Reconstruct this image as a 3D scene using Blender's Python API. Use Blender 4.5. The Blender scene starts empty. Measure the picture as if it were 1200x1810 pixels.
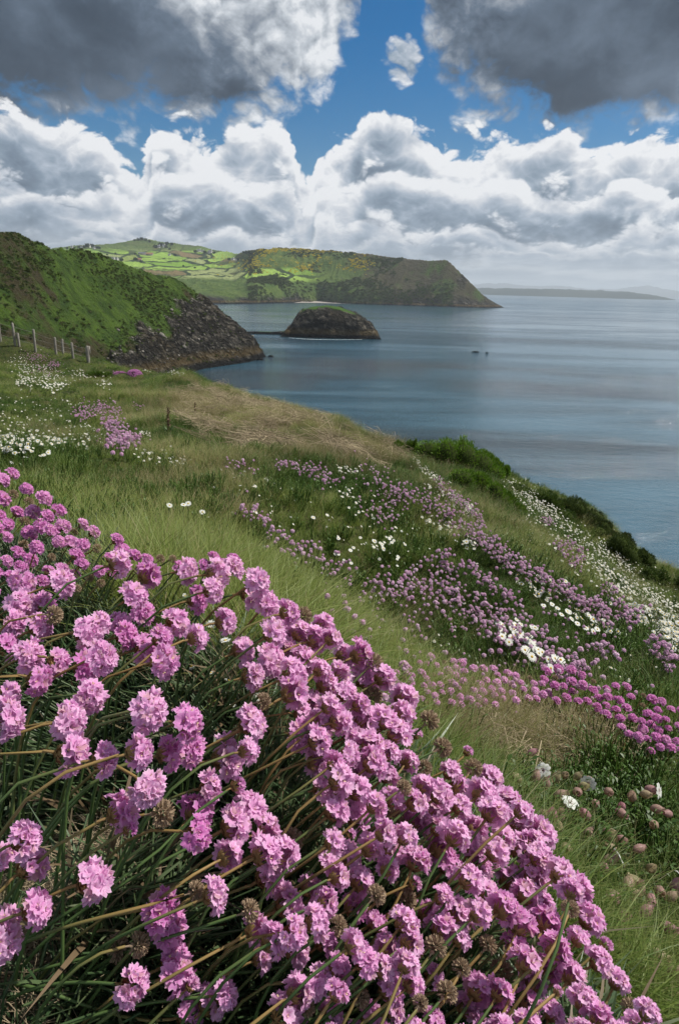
import bpy, math, random
import numpy as np
from mathutils import Vector, Matrix, Euler, Quaternion
R = math.radians
rng = np.random.default_rng(7)
random.seed(7)
sc = bpy.context.scene
COL = sc.collection

# ------------------------------------------------------------------ camera
CZ = 40.0                       # eye height over the sea
PITCH, ROLL, FPX = R(18.2), R(1.6), 1207.0
Fv = np.array([0, math.cos(PITCH), -math.sin(PITCH)])
R0 = np.array([1.0, 0, 0]); U0 = np.array([0, math.sin(PITCH), math.cos(PITCH)])
Rv = R0*math.cos(ROLL)+U0*math.sin(ROLL)
Uv = -R0*math.sin(ROLL)+U0*math.cos(ROLL)
cam = bpy.data.cameras.new('camera'); cam_o = bpy.data.objects.new('camera', cam); COL.objects.link(cam_o)
cam.sensor_fit = 'VERTICAL'; cam.sensor_height = 36; cam.sensor_width = 24; cam.lens = 36*FPX/1810
cam.clip_start = 0.02; cam.clip_end = 200000
M = Matrix(((Rv[0], Uv[0], -Fv[0]), (Rv[1], Uv[1], -Fv[1]), (Rv[2], Uv[2], -Fv[2])))
cam_o.matrix_world = Matrix.Translation((0, 0, CZ)) @ M.to_4x4()
sc.camera = cam_o

# ------------------------------------------------------------------ light
SUN_EL, SUN_AZ = R(54), R(78)   # azimuth from +Y towards +X
sc.view_settings.view_transform = 'Standard'
sc.view_settings.look = 'None'
sc.view_settings.gamma = 1
sc.view_settings.exposure = 0.15
sc.view_settings.use_curve_mapping = False
sun = bpy.data.lights.new('sun', 'SUN'); sun.energy = 5.0; sun.angle = R(1.2); sun.color = (1, .95, .87)
sun_o = bpy.data.objects.new('sun', sun); COL.objects.link(sun_o)
sd = Vector((math.sin(SUN_AZ)*math.cos(SUN_EL), math.cos(SUN_AZ)*math.cos(SUN_EL), math.sin(SUN_EL)))
sun_o.rotation_euler = (-sd).to_track_quat('-Z', 'Y').to_euler()
sc.cycles.max_bounces = 6; sc.cycles.diffuse_bounces = 3; sc.cycles.glossy_bounces = 3
sc.cycles.transmission_bounces = 3; sc.cycles.transparent_max_bounces = 6
sc.cycles.use_adaptive_sampling = True; sc.cycles.adaptive_threshold = 0.02

# ------------------------------------------------------------------ pixel <-> world
def ray(u, v):
    u = np.asarray(u, float); v = np.asarray(v, float)
    a = (u-600)/FPX; b = -(v-905)/FPX
    return Fv + a[..., None]*Rv + b[..., None]*Uv
def P(u, v, d):
    return ray(u, v)*np.asarray(d, float)[..., None]
def proj(p):
    p = np.asarray(p, float)
    f = p@Fv
    f = np.where(f < 1e-3, 1e-3, f)
    return 600+(p@Rv)/f*FPX, 905-(p@Uv)/f*FPX
def dir_azel(u, v):
    d = ray(u, v); d = d/np.linalg.norm(d)
    return math.atan2(d[0], d[1]), math.asin(d[2])

# ------------------------------------------------------------------ node helpers
class NT:
    def __init__(s, tree): s.t = tree; s.n = tree.nodes; s.l = tree.links
    def node(s, typ, ins=None, **kw):
        n = s.n.new(typ)
        for k, v in kw.items(): setattr(n, k, v)
        if ins:
            for k, v in ins.items():
                sock = n.inputs[k]
                if isinstance(v, bpy.types.NodeSocket): s.l.new(v, sock)
                else: sock.default_value = v
        return n
    def m(s, op, a, b=None, c=None, clamp=False):
        n = s.n.new('ShaderNodeMath'); n.operation = op; n.use_clamp = clamp
        for i, x in enumerate((a, b, c)):
            if x is None: continue
            if isinstance(x, bpy.types.NodeSocket): s.l.new(x, n.inputs[i])
            else: n.inputs[i].default_value = x
        return n.outputs[0]
    def ss(s, x, a, b, lo=0.0, hi=1.0, smooth=True):
        n = s.n.new('ShaderNodeMapRange'); n.interpolation_type = 'SMOOTHSTEP' if smooth else 'LINEAR'
        for i, q in enumerate((x, a, b, lo, hi)):
            if isinstance(q, bpy.types.NodeSocket): s.l.new(q, n.inputs[i])
            else: n.inputs[i].default_value = q
        return n.outputs[0]
    def mix(s, f, a, b, typ='MIX'):
        n = s.n.new('ShaderNodeMix'); n.data_type = 'RGBA'; n.blend_type = typ; n.clamp_factor = True
        for k, x in ((0, f), (6, a), (7, b)):
            if isinstance(x, bpy.types.NodeSocket): s.l.new(x, n.inputs[k])
            elif k: n.inputs[k].default_value = (*x, 1) if len(x) == 3 else x
            else: n.inputs[k].default_value = x
        return n.outputs[2]
    def noise(s, vec, scale, detail=4, rough=.55, dist=0.0, typ='FBM', out=0, lac=2.0):
        n = s.n.new('ShaderNodeTexNoise'); n.noise_type = typ
        if vec is not None: s.l.new(vec, n.inputs['Vector'])
        n.inputs['Scale'].default_value = scale; n.inputs['Detail'].default_value = detail
        n.inputs['Roughness'].default_value = rough; n.inputs['Distortion'].default_value = dist
        n.inputs['Lacunarity'].default_value = lac
        return n.outputs[out]
    def xyz(s, x, y, z=0.0):
        return s.node('ShaderNodeCombineXYZ', {0: x, 1: y, 2: z}).outputs[0]
    def sep(s, v):
        return s.node('ShaderNodeSeparateXYZ', {0: v}).outputs
    def map(s, vec, sca=(1, 1, 1), loc=(0, 0, 0), rot=(0, 0, 0)):
        n = s.node('ShaderNodeMapping', {'Vector': vec, 'Location': loc, 'Rotation': rot, 'Scale': sca}); return n.outputs[0]

def material(name):
    m = bpy.data.materials.new(name); m.use_nodes = True
    m.node_tree.nodes.clear()
    t = NT(m.node_tree)
    out = t.node('ShaderNodeOutputMaterial')
    return m, t, out
def principled(t, out, color, rough=.7, spec=.3, normal=None, **kw):
    b = t.node('ShaderNodeBsdfPrincipled')
    for k, v in (('Base Color', color), ('Roughness', rough), ('Specular IOR Level', spec), ('Normal', normal)):
        if v is None: continue
        if isinstance(v, bpy.types.NodeSocket): t.l.new(v, b.inputs[k])
        else: b.inputs[k].default_value = (*v, 1) if (k == 'Base Color' and len(v) == 3) else v
    for k, v in kw.items(): b.inputs[k].default_value = v
    t.l.new(b.outputs[0], out.inputs[0])
    return b
def leafy(t, out, color, trans=.35, rough=.55, spec=.25, tcol=None):
    b = t.node('ShaderNodeBsdfPrincipled', {'Roughness': rough, 'Specular IOR Level': spec})
    tr = t.node('ShaderNodeBsdfTranslucent')
    for sock, c in ((b.inputs['Base Color'], color), (tr.inputs[0], tcol if tcol is not None else color)):
        if isinstance(c, bpy.types.NodeSocket): t.l.new(c, sock)
        else: sock.default_value = (*c, 1)
    mx = t.node('ShaderNodeMixShader', {0: trans, 1: b.outputs[0], 2: tr.outputs[0]})
    t.l.new(mx.outputs[0], out.inputs[0])

# ------------------------------------------------------------------ sky with clouds
w = bpy.data.worlds.new('World'); sc.world = w; w.use_nodes = True
w.node_tree.nodes.clear(); t = NT(w.node_tree)
wout = t.node('ShaderNodeOutputWorld')
sky = t.node('ShaderNodeTexSky', sky_type='NISHITA', sun_disc=False, sun_elevation=SUN_EL, sun_rotation=SUN_AZ,
             air_density=1.0, dust_density=0.6, ozone_density=2.5)
tc = t.node('ShaderNodeTexCoord')
dx, dy, dz = t.sep(tc.outputs['Generated'])
DEG = 180/math.pi
az = t.m('MULTIPLY', t.m('ARCTAN2', dx, dy), DEG)
el = t.m('MULTIPLY', t.m('ARCSINE', dz), DEG)
def curve(x, pts, lo, hi, ymax):
    """float curve through (x,y) points, in degrees"""
    n = t.node('ShaderNodeFloatCurve')
    c = n.mapping.curves[0]
    pp = [((a-lo)/(hi-lo), b/ymax) for a, b in pts]
    c.points[0].location = pp[0]; c.points[-1].location = pp[-1]
    for q in pp[1:-1]: c.points.new(*q)
    n.mapping.update()
    t.l.new(t.ss(x, lo, hi, smooth=False), n.inputs['Value'])
    return t.m('MULTIPLY', n.outputs[0], ymax)
def PX(lst):
    o = []
    for u, v in lst:
        a, e = dir_azel(u, v); o.append((a*DEG, e*DEG))
    return o
bank_pts = [(-60, 9), (-45, 12)] + PX([(-60, 230), (20, 190), (60, 225), (130, 215), (190, 240), (215, 290), (255, 290), (262, 215), (300, 212), (345, 238), (400, 246), (480, 240), (520, 275), (545, 330), (560, 280), (610, 258), (640, 215), (655, 188), (700, 200), (760, 232), (830, 262), (900, 240), (1000, 240), (1040, 275), (1100, 240), (1200, 225), (1260, 215)]) + [(45, 12), (60, 10)]
up_pts = [(-60, 16), (-45, 14)] + PX([(-60, 190), (0, 185), (100, 215), (200, 205), (300, 195), (380, 205), (430, 225), (470, 205), (530, 165), (590, 120), (620, 70), (640, 0), (655, -150), (720, -150), (745, 40), (770, 110), (800, 165), (850, 175), (930, 190), (1000, 205), (1100, 215), (1200, 220), (1260, 215)]) + [(45, 12), (60, 14)]
fold = t.m('SUBTRACT', t.m('PINGPONG', t.m('ADD', az, 60), 120), 60)   # the sky repeats its outline all the way round
bank_top = curve(fold, bank_pts, -60, 60, 30)
up_bot = curve(fold, up_pts, -60, 60, 30)
ca = t.m('MULTIPLY', az, t.m('COSINE', t.m('MULTIPLY', el, 1/DEG)))
zen = t.ss(el, 22, 40)
def field(oa, oe):
    """puff height at a spot shifted by oa, oe degrees: rounded lumps with creases between"""
    a = t.m('ADD', ca, oa); e = t.m('ADD', el, oe)
    y = t.m('MULTIPLY_ADD', t.m('LOGARITHM', t.m('ADD', t.m('MAXIMUM', e, -.5), 1.8), math.e), 5.0, t.m('MULTIPLY', e, 1.0))
    v = t.xyz(a, y)
    wv = t.node('ShaderNodeTexNoise', {'Vector': v, 'Scale': .30, 'Detail': 1.0, 'Roughness': .5}, noise_dimensions='2D').outputs[1]
    v2 = t.node('ShaderNodeVectorMath', {0: wv, 1: (1.25, 1.25, 0), 2: v}, operation='MULTIPLY_ADD').outputs[0]
    s_ = None; tot = 0
    for k, (f, am) in enumerate(((.15, 1.0), (.34, .66), (.78, .34), (1.7, .16), (3.8, .07))):
        n = t.node('ShaderNodeTexNoise', {'Vector': v2, 'Scale': f, 'Detail': 0.0}, noise_dimensions='2D').outputs[0]
        n = t.m('MULTIPLY', t.m('ABSOLUTE', t.m('MULTIPLY_ADD', n, 2.0, -1.0+.03*k)), am*2.2)
        s_ = n if s_ is None else t.m('ADD', s_, n)
        tot += am
    return t.m('DIVIDE', s_, tot), v2
h0, v0 = field(0, 0)
h1, _ = field(.45, .8)
n2d = lambda v, s, d, r=.6: t.node('ShaderNodeTexNoise', {'Vector': v, 'Scale': s, 'Detail': float(d), 'Roughness': r}, noise_dimensions='2D').outputs[0]
fb0 = n2d(v0, .35, 6, .62)
soft = n2d(t.xyz(ca, el), .10, 2, .5)
rag = t.m('MULTIPLY_ADD', fb0, 1.0, -.5)
lit = t.m('SUBTRACT', h0, h1)
hh = t.m('ADD', t.m('SUBTRACT', h0, .45), t.m('MULTIPLY', rag, .6))
# a stray cloud
sa, se = PX([(712, 114)])[0]
rr = t.m('POWER', t.m('DIVIDE', t.m('SUBTRACT', az, sa), 1.5), 2.0)
rr2 = t.m('POWER', t.m('DIVIDE', t.m('SUBTRACT', el, se), 1.5), 2.0)
dsm = t.m('ADD', t.m('MAXIMUM', t.m('SUBTRACT', .75, t.m('ADD', rr, rr2)), -4.0), t.m('MULTIPLY', hh, 1.6))
cov_s = t.ss(dsm, -.15, .5)
def ramp(x, stops):
    n = t.node('ShaderNodeValToRGB', {0: x}); cr = n.color_ramp
    cr.elements[0].position = stops[0][0]; cr.elements[0].color = (*stops[0][1], 1)
    cr.elements[1].position = stops[-1][0]; cr.elements[1].color = (*stops[-1][1], 1)
    for p_, c_ in stops[1:-1]: cr.elements.new(p_).color = (*c_, 1)
    return n.outputs[0]
# heavy clouds overhead
def blob(u, v, ru, rv):
    a, e = PX([(u, v)])[0]
    d = t.m('ADD', t.m('POWER', t.m('DIVIDE', t.m('SUBTRACT', fold, a), ru), 2.0), t.m('POWER', t.m('DIVIDE', t.m('SUBTRACT', el, e), rv), 2.0))
    return t.m('EXPONENT', t.m('MULTIPLY', d, -1.0))
mu = t.m('DIVIDE', t.m('SUBTRACT', el, up_bot), 1.9)
muz = t.m('MULTIPLY', t.m('SUBTRACT', t.noise(t.xyz(ca, el), .045, 2, .5), .47), 14)
mu2 = t.m('ADD', t.m('MULTIPLY', mu, t.m('SUBTRACT', 1, zen)), t.m('MULTIPLY', muz, zen))
du = t.m('ADD', t.m('MINIMUM', mu2, 2.4), t.m('ADD', t.m('MULTIPLY', hh, 2.1), t.m('MULTIPLY', rag, 1.6)))
cov_u = t.ss(du, -.5, 1.1)
dark = t.m('MAXIMUM', t.m('MAXIMUM', blob(95, 85, 14.5, 5.0), blob(1075, 70, 12.5, 5.6)), t.m('MULTIPLY', zen, t.ss(muz, .3, 2.5)))
dark = t.ss(t.m('ADD', dark, t.m('MULTIPLY', rag, .55)), .18, .86)
bu = t.m('ADD', t.m('SUBTRACT', .82, t.m('MULTIPLY', dark, .74)), t.m('MULTIPLY', t.m('MULTIPLY', lit, t.m('SUBTRACT', 1.15, dark)), .55))
bu = t.m('ADD', bu, t.m('MULTIPLY', t.m('SUBTRACT', soft, .5), .9))
bu = t.m('ADD', bu, t.m('MULTIPLY', rag, .28))
cu = ramp(t.m('MINIMUM', t.m('MAXIMUM', bu, 0.0), 1.0), [(0, (.026, .042, .068)), (.14, (.044, .066, .100)), (.36, (.108, .148, .205)), (.58, (.27, .305, .355)), (.78, (.47, .51, .56)), (1, (.74, .76, .79))])
# cumulus bank above the horizon, four rows of heaps one before the other
bstops = [(0, (.095, .135, .19)), (.25, (.155, .21, .28)), (.45, (.235, .30, .38)), (.64, (.37, .43, .51)), (.82, (.57, .60, .65)), (1, (.80, .81, .83))]
cs = t.mix(cov_s, (0, 0, 0), ramp(t.m('ADD', .72, t.m('MULTIPLY', lit, .8)), bstops))
bankcol = None; covb = None
for k, (s_, am, th, sc1) in enumerate(((1.0, 0.0, 4.2, .1), (.70, 3.4, 3.2, .11), (.46, 2.8, 2.4, .16), (.26, 1.4, 1.5, .25))):
    top = t.m('MULTIPLY', bank_top, s_)
    if am: top = t.m('ADD', top, t.m('MULTIPLY', t.m('SUBTRACT', n2d(t.xyz(ca, 7.3*k), sc1, 2, .55), .5), am*2))
    d_ = t.m('SUBTRACT', t.m('ADD', top, t.m('MULTIPLY', hh, 2.6 if k == 0 else 2.0)), el)
    cv = t.ss(d_, -.05, .60 if k < 2 else 1.0)
    br = t.m('SUBTRACT', (1.06, 1.03, .97, .90)[k], t.m('MULTIPLY', t.ss(d_, .4, th), (.52, .58, .55, .45)[k]))
    br = t.m('ADD', br, t.m('ADD', t.m('MULTIPLY', lit, (.62, .58, .45, .30)[k]), t.m('MULTIPLY', rag, .30)))
    br = t.m('ADD', br, t.m('MULTIPLY', t.m('SUBTRACT', soft, .52), .9))
    cc = ramp(t.m('MINIMUM', t.m('MAXIMUM', br, 0.0), 1.0), bstops)
    if bankcol is None: bankcol, covb = cc, cv
    else: bankcol = t.mix(cv, bankcol, cc); covb = t.m('MAXIMUM', covb, cv)
# flat streaky bases low down
st = n2d(t.map(t.xyz(ca, el), (.22, 1.7, 1)), .55, 5, .62)
lowc = ramp(st, [(.30, (.27, .32, .385)), (.5, (.43, .48, .54)), (.66, (.72, .75, .78))])
bankcol = t.mix(t.m('MULTIPLY', t.ss(el, 4.2, .8), .75), bankcol, lowc)
skyc = t.node('ShaderNodeHueSaturation', {'Saturation': 1.62, 'Hue': .498, 'Value': 1.0, 'Color': sky.outputs[0]}).outputs[0]
skyc = t.mix(1.0, skyc, (.066, .068, .072), 'MULTIPLY')
allc = t.mix(cov_s, skyc, ramp(t.m('ADD', .72, t.m('MULTIPLY', lit, .8)), bstops))
allc = t.mix(cov_u, allc, cu)
allc = t.mix(covb, allc, bankcol)
bgn = t.node('ShaderNodeBackground', {0: allc, 1: 1.0})
t.l.new(bgn.outputs[0], wout.inputs[0])
w.cycles.sampling_method = 'MANUAL'; w.cycles.sample_map_resolution = 512

# ------------------------------------------------------------------ mesh helpers
def tag(o, label=None, cat=None, group=None, kind=None):
    if label: o['label'] = label
    if cat: o['category'] = cat
    if group: o['group'] = group
    if kind: o['kind'] = kind
    return o
def mesh(name, V, F, mats=(), smooth=True, midx=None, uv=None, attrs=None):
    """F: array (n,3|4) or list of arrays of both sizes"""
    V = np.asarray(V, np.float32)
    Fs = F if isinstance(F, list) else [F]
    Fs = [np.asarray(f, np.int32) for f in Fs if len(f)]
    me = bpy.data.meshes.new(name)
    me.vertices.add(len(V)); me.vertices.foreach_set('co', V.ravel())
    loops = np.concatenate([f.ravel() for f in Fs]); me.loops.add(len(loops)); me.loops.foreach_set('vertex_index', loops)
    sizes = np.concatenate([np.full(len(f), f.shape[1], np.int32) for f in Fs])
    starts = np.concatenate([[0], np.cumsum(sizes)[:-1]]).astype(np.int32)
    me.polygons.add(len(sizes)); me.polygons.foreach_set('loop_start', starts)
    for m_ in mats: me.materials.append(m_)
    if midx is not None: me.polygons.foreach_set('material_index', np.asarray(midx, np.int32))
    me.update(calc_edges=True)
    if smooth: me.polygons.foreach_set('use_smooth', np.ones(len(sizes), bool))
    if uv is not None:
        l = me.uv_layers.new(name='UVMap'); l.data.foreach_set('uv', np.asarray(uv, np.float32)[loops].ravel())
    for k, a in (attrs or {}).items():
        at = me.attributes.new(k, 'FLOAT', 'POINT'); at.data.foreach_set('value', np.asarray(a, np.float32))
    return me
def obj(name, me, parent=None, loc=None):
    o = bpy.data.objects.new(name, me); COL.objects.link(o)
    if parent: o.parent = parent
    if loc is not None: o.location = loc
    return o
def empty(name, loc, **k):
    o = bpy.data.objects.new(name, None); COL.objects.link(o); o.location = loc; o.empty_display_size = .1
    return tag(o, **k)
class Bag:
    """collects verts and faces"""
    def __init__(s): s.V = []; s.Q = []; s.T = []; s.n = 0; s.mq = []; s.mt = []; s.U = []
    def add(s, V, Q=(), T=(), m=0, uv=None):
        V = np.asarray(V, float); s.V.append(V)
        if len(Q): s.Q.append(np.asarray(Q)+s.n); s.mq += [m]*len(Q)
        if len(T): s.T.append(np.asarray(T)+s.n); s.mt += [m]*len(T)
        s.U.append(np.zeros((len(V), 2)) if uv is None else np.asarray(uv, float))
        s.n += len(V)
    def mesh(s, name, mats, smooth=True):
        F = []
        if s.Q: F.append(np.concatenate(s.Q))
        if s.T: F.append(np.concatenate(s.T))
        return mesh(name, np.concatenate(s.V), F, mats, smooth, (s.mq if s.Q else [])+(s.mt if s.T else []), np.concatenate(s.U))
def tube(bag, pts, rad, sides=5, m=0, cap=False):
    pts = np.asarray(pts, float); n = len(pts)
    rad = np.broadcast_to(rad, n)
    tan = np.gradient(pts, axis=0); tan /= np.linalg.norm(tan, axis=1)[:, None]+1e-12
    ref = np.array([.13, .31, .94]) if abs(tan[0][2]) < .9 else np.array([.94, .3, .1])
    V = []
    for i in range(n):
        a = np.cross(tan[i], ref); a /= np.linalg.norm(a); b = np.cross(tan[i], a)
        th = np.arange(sides)*2*math.pi/sides
        V.append(pts[i]+rad[i]*(np.cos(th)[:, None]*a+np.sin(th)[:, None]*b))
    V = np.concatenate(V)
    Q = [(i*sides+j, i*sides+(j+1) % sides, (i+1)*sides+(j+1) % sides, (i+1)*sides+j) for i in range(n-1) for j in range(sides)]
    T = [((n-1)*sides, (n-1)*sides+j, (n-1)*sides+j+1) for j in range(1, sides-1)] if cap else ()
    uv = np.repeat(np.linspace(0, 1, n), sides); uv = np.stack([uv*0, uv], 1)
    bag.add(V, Q, T, m, uv)
def bez(p0, p1, p2, p3, n=9):
    s = np.linspace(0, 1, n)[:, None]
    return (1-s)**3*p0+3*(1-s)**2*s*p1+3*(1-s)*s*s*p2+s**3*p3

# value noise (tiled lattice), vectorised
_perm = np.random.default_rng(3).permutation(4096)
_val = np.random.default_rng(4).uniform(-1, 1, 4096)
def vnoise(x, y, seed=0):
    xi = np.floor(x).astype(np.int64); yi = np.floor(y).astype(np.int64)
    fx = x-xi; fy = y-yi; fx = fx*fx*(3-2*fx); fy = fy*fy*(3-2*fy)
    h = lambda a, b: _val[_perm[(_perm[(a+seed*57) & 4095]+b) & 4095]]
    return (h(xi, yi)*(1-fx)+h(xi+1, yi)*fx)*(1-fy)+(h(xi, yi+1)*(1-fx)+h(xi+1, yi+1)*fx)*fy
def fbm(x, y, oct=5, gain=.5, seed=0):
    s = 0; a = 1; n = 0
    for i in range(oct):
        c, d = math.cos(i*1.3), math.sin(i*1.3)
        s = s+a*vnoise((x*c-y*d)*2**i+i*17.3, (x*d+y*c)*2**i-i*9.1, seed+i); n += a; a *= gain
    return s/n
def ridged(x, y, oct=5, gain=.55, seed=0):
    s = 0; a = 1; n = 0
    for i in range(oct):
        c, d = math.cos(i*1.1), math.sin(i*1.1)
        s = s+a*(1-2*np.abs(vnoise((x*c-y*d)*2**i+i*7.3, (x*d+y*c)*2**i-i*3.1, seed+i))); n += a; a *= gain
    return s/n
def sstep(x, a, b):
    s = np.clip((x-a)/(b-a), 0, 1); return s*s*(3-2*s)

class TPS:
    def __init__(s, X, y, lam=1e-4, c=None):
        X = np.asarray(X, float); n = len(X); s.X = X; s.c0 = c
        K = s.k(X, X)+lam*np.eye(n); Pm = np.c_[np.ones(n), X]
        A = np.zeros((n+3, n+3)); A[:n, :n] = K; A[:n, n:] = Pm; A[n:, :n] = Pm.T
        s.c = np.linalg.solve(A, np.r_[y, 0, 0, 0])
    def k(s, A, B):
        d2 = ((A[:, None, :]-B[None])**2).sum(-1)
        if s.c0: return -np.sqrt(d2+s.c0**2)
        return .5*d2*np.log(d2+1e-12)
    def __call__(s, Q):
        out = np.empty(len(Q)); n = len(s.X)
        for i in range(0, len(Q), 20000):
            q = Q[i:i+20000]; out[i:i+20000] = s.k(q, s.X)@s.c[:n]+np.c_[np.ones(len(q)), q]@s.c[n:]
        return out

class Polar:
    """a landform given by control points round the view point, sampled on an azimuth / log-distance grid"""
    def __init__(s, ctrl, az0, az1, na, r0, r1, nr, soft, azs=2.0, lam=1e-4, c=None, sky=None, sm=.004):
        C = np.asarray(ctrl, float); r = np.hypot(C[:, 0], C[:, 1]); a = np.arctan2(C[:, 0], C[:, 1])
        s.soft = soft
        tp = TPS(np.c_[a*azs, np.log(r)], C[:, 2]/(r+soft), lam, c)
        s.az = np.linspace(az0, az1, na); s.lr = np.linspace(math.log(r0), math.log(r1), nr)
        s.A, s.L = np.meshgrid(s.az, s.lr, indexing='ij'); s.r = np.exp(s.L)
        q = tp(np.c_[s.A.ravel()*azs, s.L.ravel()]).reshape(s.A.shape)
        s.z = q*(s.r+soft)
        if sky is not None:      # nothing rises above the skyline
            Sk = np.array([at_r(*p) for p in sky]); sa_ = np.arctan2(Sk[:, 0], Sk[:, 1]); o_ = np.argsort(sa_)
            k = np.interp(s.az, sa_[o_], (Sk[:, 2]/np.hypot(Sk[:, 0], Sk[:, 1]))[o_])[:, None]
            g = s.z/s.r; d = g-k
            g = k-sm*np.logaddexp(0, -d/sm)
            s.z = g*s.r
        s.x = np.sin(s.A)*s.r; s.y = np.cos(s.A)*s.r
    def height(s, x, y):
        r = np.hypot(x, y); a = np.arctan2(x, y)
        fa = np.clip((a-s.az[0])/(s.az[1]-s.az[0]), 0, len(s.az)-1.001); fl = np.clip((np.log(np.maximum(r, 1e-3))-s.lr[0])/(s.lr[1]-s.lr[0]), 0, len(s.lr)-1.001)
        i = fa.astype(int); j = fl.astype(int); fa = fa-i; fl = fl-j; z = s.z
        return (z[i, j]*(1-fa)+z[i+1, j]*fa)*(1-fl)+(z[i, j+1]*(1-fa)+z[i+1, j+1]*fa)*fl
    def prep(s):
        s.slope = s.z/s.r; s.cm = np.maximum.accumulate(s.slope, axis=1)
    def hit(s, u, v):
        """first point of the ground met by the sight line through a pixel, nan if none"""
        d = ray(u, v); a = np.arctan2(d[..., 0], d[..., 1]); sl = d[..., 2]/np.hypot(d[..., 0], d[..., 1])
        out = np.full((len(a), 3), np.nan)
        ia = np.clip(np.round((a-s.az[0])/(s.az[1]-s.az[0])).astype(int), 0, len(s.az)-1)
        for k in range(len(a)):
            j = np.searchsorted(s.cm[ia[k]], sl[k])
            if j >= len(s.lr) or j < 1: continue
            q0, q1 = s.cm[ia[k], j-1], s.cm[ia[k], j]; f = (sl[k]-q0)/(q1-q0+1e-12)
            r = math.exp(s.lr[j-1]+f*(s.lr[j]-s.lr[j-1]))
            out[k] = (math.sin(a[k])*r, math.cos(a[k])*r, sl[k]*r)
        return out
    def build(s, name, mat, attrs=None, keep=None):
        na, nr = s.A.shape
        V = np.stack([s.x, s.y, s.z+CZ], -1).reshape(-1, 3)
        i = np.arange(na-1)[:, None]*nr+np.arange(nr-1)[None]
        F = np.stack([i, i+1, i+1+nr, i+nr], -1).reshape(-1, 4)
        if keep is not None:
            k = keep.reshape(-1); F = F[k[F].any(1)]
            used = np.unique(F); mp = np.full(len(V), -1); mp[used] = np.arange(len(used)); V = V[used]; F = mp[F]
            attrs = {a: b.reshape(-1)[used] for a, b in (attrs or {}).items()}
        else: attrs = {a: b.reshape(-1) for a, b in (attrs or {}).items()}
        return obj(name, mesh(name, V, F, [mat], attrs=attrs))
class Column(Polar):
    """a shore seen from the sea side: along every bearing it climbs from the waterline to the skyline by a profile"""
    def __init__(s, wat, sky, az0, az1, na, r0, r1, nr, prof, behind=.25):
        s.az = np.linspace(az0, az1, na); s.lr = np.linspace(math.log(r0), math.log(r1), nr)
        s.A, s.L = np.meshgrid(s.az, s.lr, indexing='ij'); s.r = np.exp(s.L)
        Wp = np.array([water(*p) for p in wat]); Sp = np.array([at_r(*p) for p in sky])
        def itp(Pt, val):
            a = np.arctan2(Pt[:, 0], Pt[:, 1]); o = np.argsort(a); y = np.interp(s.az, a[o], val[o])
            k = np.ones(7)/7; return np.convolve(np.pad(y, 3, mode='edge'), k, 'valid')
        rw = itp(Wp, np.hypot(Wp[:, 0], Wp[:, 1]))[:, None]
        rs = np.maximum(itp(Sp, np.hypot(Sp[:, 0], Sp[:, 1]))[:, None], rw*1.02)
        qs = itp(Sp, Sp[:, 2]/np.hypot(Sp[:, 0], Sp[:, 1]))[:, None]; qw = -CZ/rw
        s.rs, s.rw = rs, rw
        tt = np.clip((s.r-rw)/(rs-rw), 0, 1)
        us, Ys = prof           # u stations, list of profiles sampled at K knots
        K = np.linspace(0, 1, 60); tab = np.array([np.interp(K, [k[0] for k in y], [k[1] for k in y]) for y in Ys])
        kk = np.ones(5)/5; tab = np.array([np.convolve(np.pad(y, 2, mode='edge'), kk, 'valid') for y in tab])
        as_ = np.array([au(u, 520) for u in us])
        f = np.empty_like(tt); fi = np.clip(np.interp(s.az, as_, np.arange(len(us))), 0, len(us)-1)
        for i in range(na):
            a = int(fi[i]); b = min(a+1, len(us)-1); m_ = fi[i]-a; m_ = m_*m_*(3-2*m_)
            f[i] = np.interp(tt[i], K, tab[a]*(1-m_)+tab[b]*m_)
        q = qw+(qs-qw)*f
        z = q*s.r
        z = np.where(s.r > rs, qs*rs-(s.r-rs)*behind, z)
        s.z = np.where(s.r < rw, -CZ-(rw-s.r)*.2, z)
        s.x = np.sin(s.A)*s.r; s.y = np.cos(s.A)*s.r
def au(u, v=600): return math.atan2(*(ray(u, v)[:2]))
def W(u, v, d): return tuple(P(u, v, d))
def at_r(u, v, r):
    """point on the sight line at horizontal distance r"""
    d = ray(u, v); return tuple(d*r/math.hypot(d[0], d[1]))
def water(u, v):
    d = ray(u, v); return tuple(d*(-CZ/d[2]))
def polar_pt(az_, r, z): return (math.sin(az_)*r, math.cos(az_)*r, z)

# ------------------------------------------------------------------ materials of land
def pos_obj(t): return t.node('ShaderNodeNewGeometry').outputs['Position']
def attr(t, name, typ='GEOMETRY'):
    n = t.node('ShaderNodeAttribute', attribute_name=name, attribute_type=typ); return n.outputs['Fac']

# the sea
m_sea, t, out = material('sea_water')
ps = pos_obj(t)
cd = t.node('ShaderNodeCameraData').outputs['View Distance']
far = t.ss(cd, 120, 1500)
pm = t.map(ps, (1, 1.9, 1), rot=(0, 0, R(-14)))
sw = t.noise(t.map(ps, (.30, 1.0, 1), rot=(0, 0, R(-10))), .045, 3, .5)
wv1 = t.noise(pm, .22, 3, .6)
wv2 = t.noise(pm, .95, 6, .72)
hgt = t.m('ADD', t.m('MULTIPLY', wv1, 1.6), t.m('MULTIPLY', wv2, .9))
hgt = t.m('ADD', hgt, t.m('MULTIPLY', sw, 1.6))
gust = t.noise(t.map(ps, (.35, 1.25, 1), rot=(0, 0, R(-6))), .012, 6, .62, dist=.6)
gust2 = t.noise(t.map(ps, (.16, 1.0, 1), rot=(0, 0, R(-4))), .0045, 5, .6)
g = t.m('ADD', t.m('MULTIPLY', gust, .55), t.m('MULTIPLY', gust2, .45))
bstr = t.ss(g, .42, .58, .22, 1.0)
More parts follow.
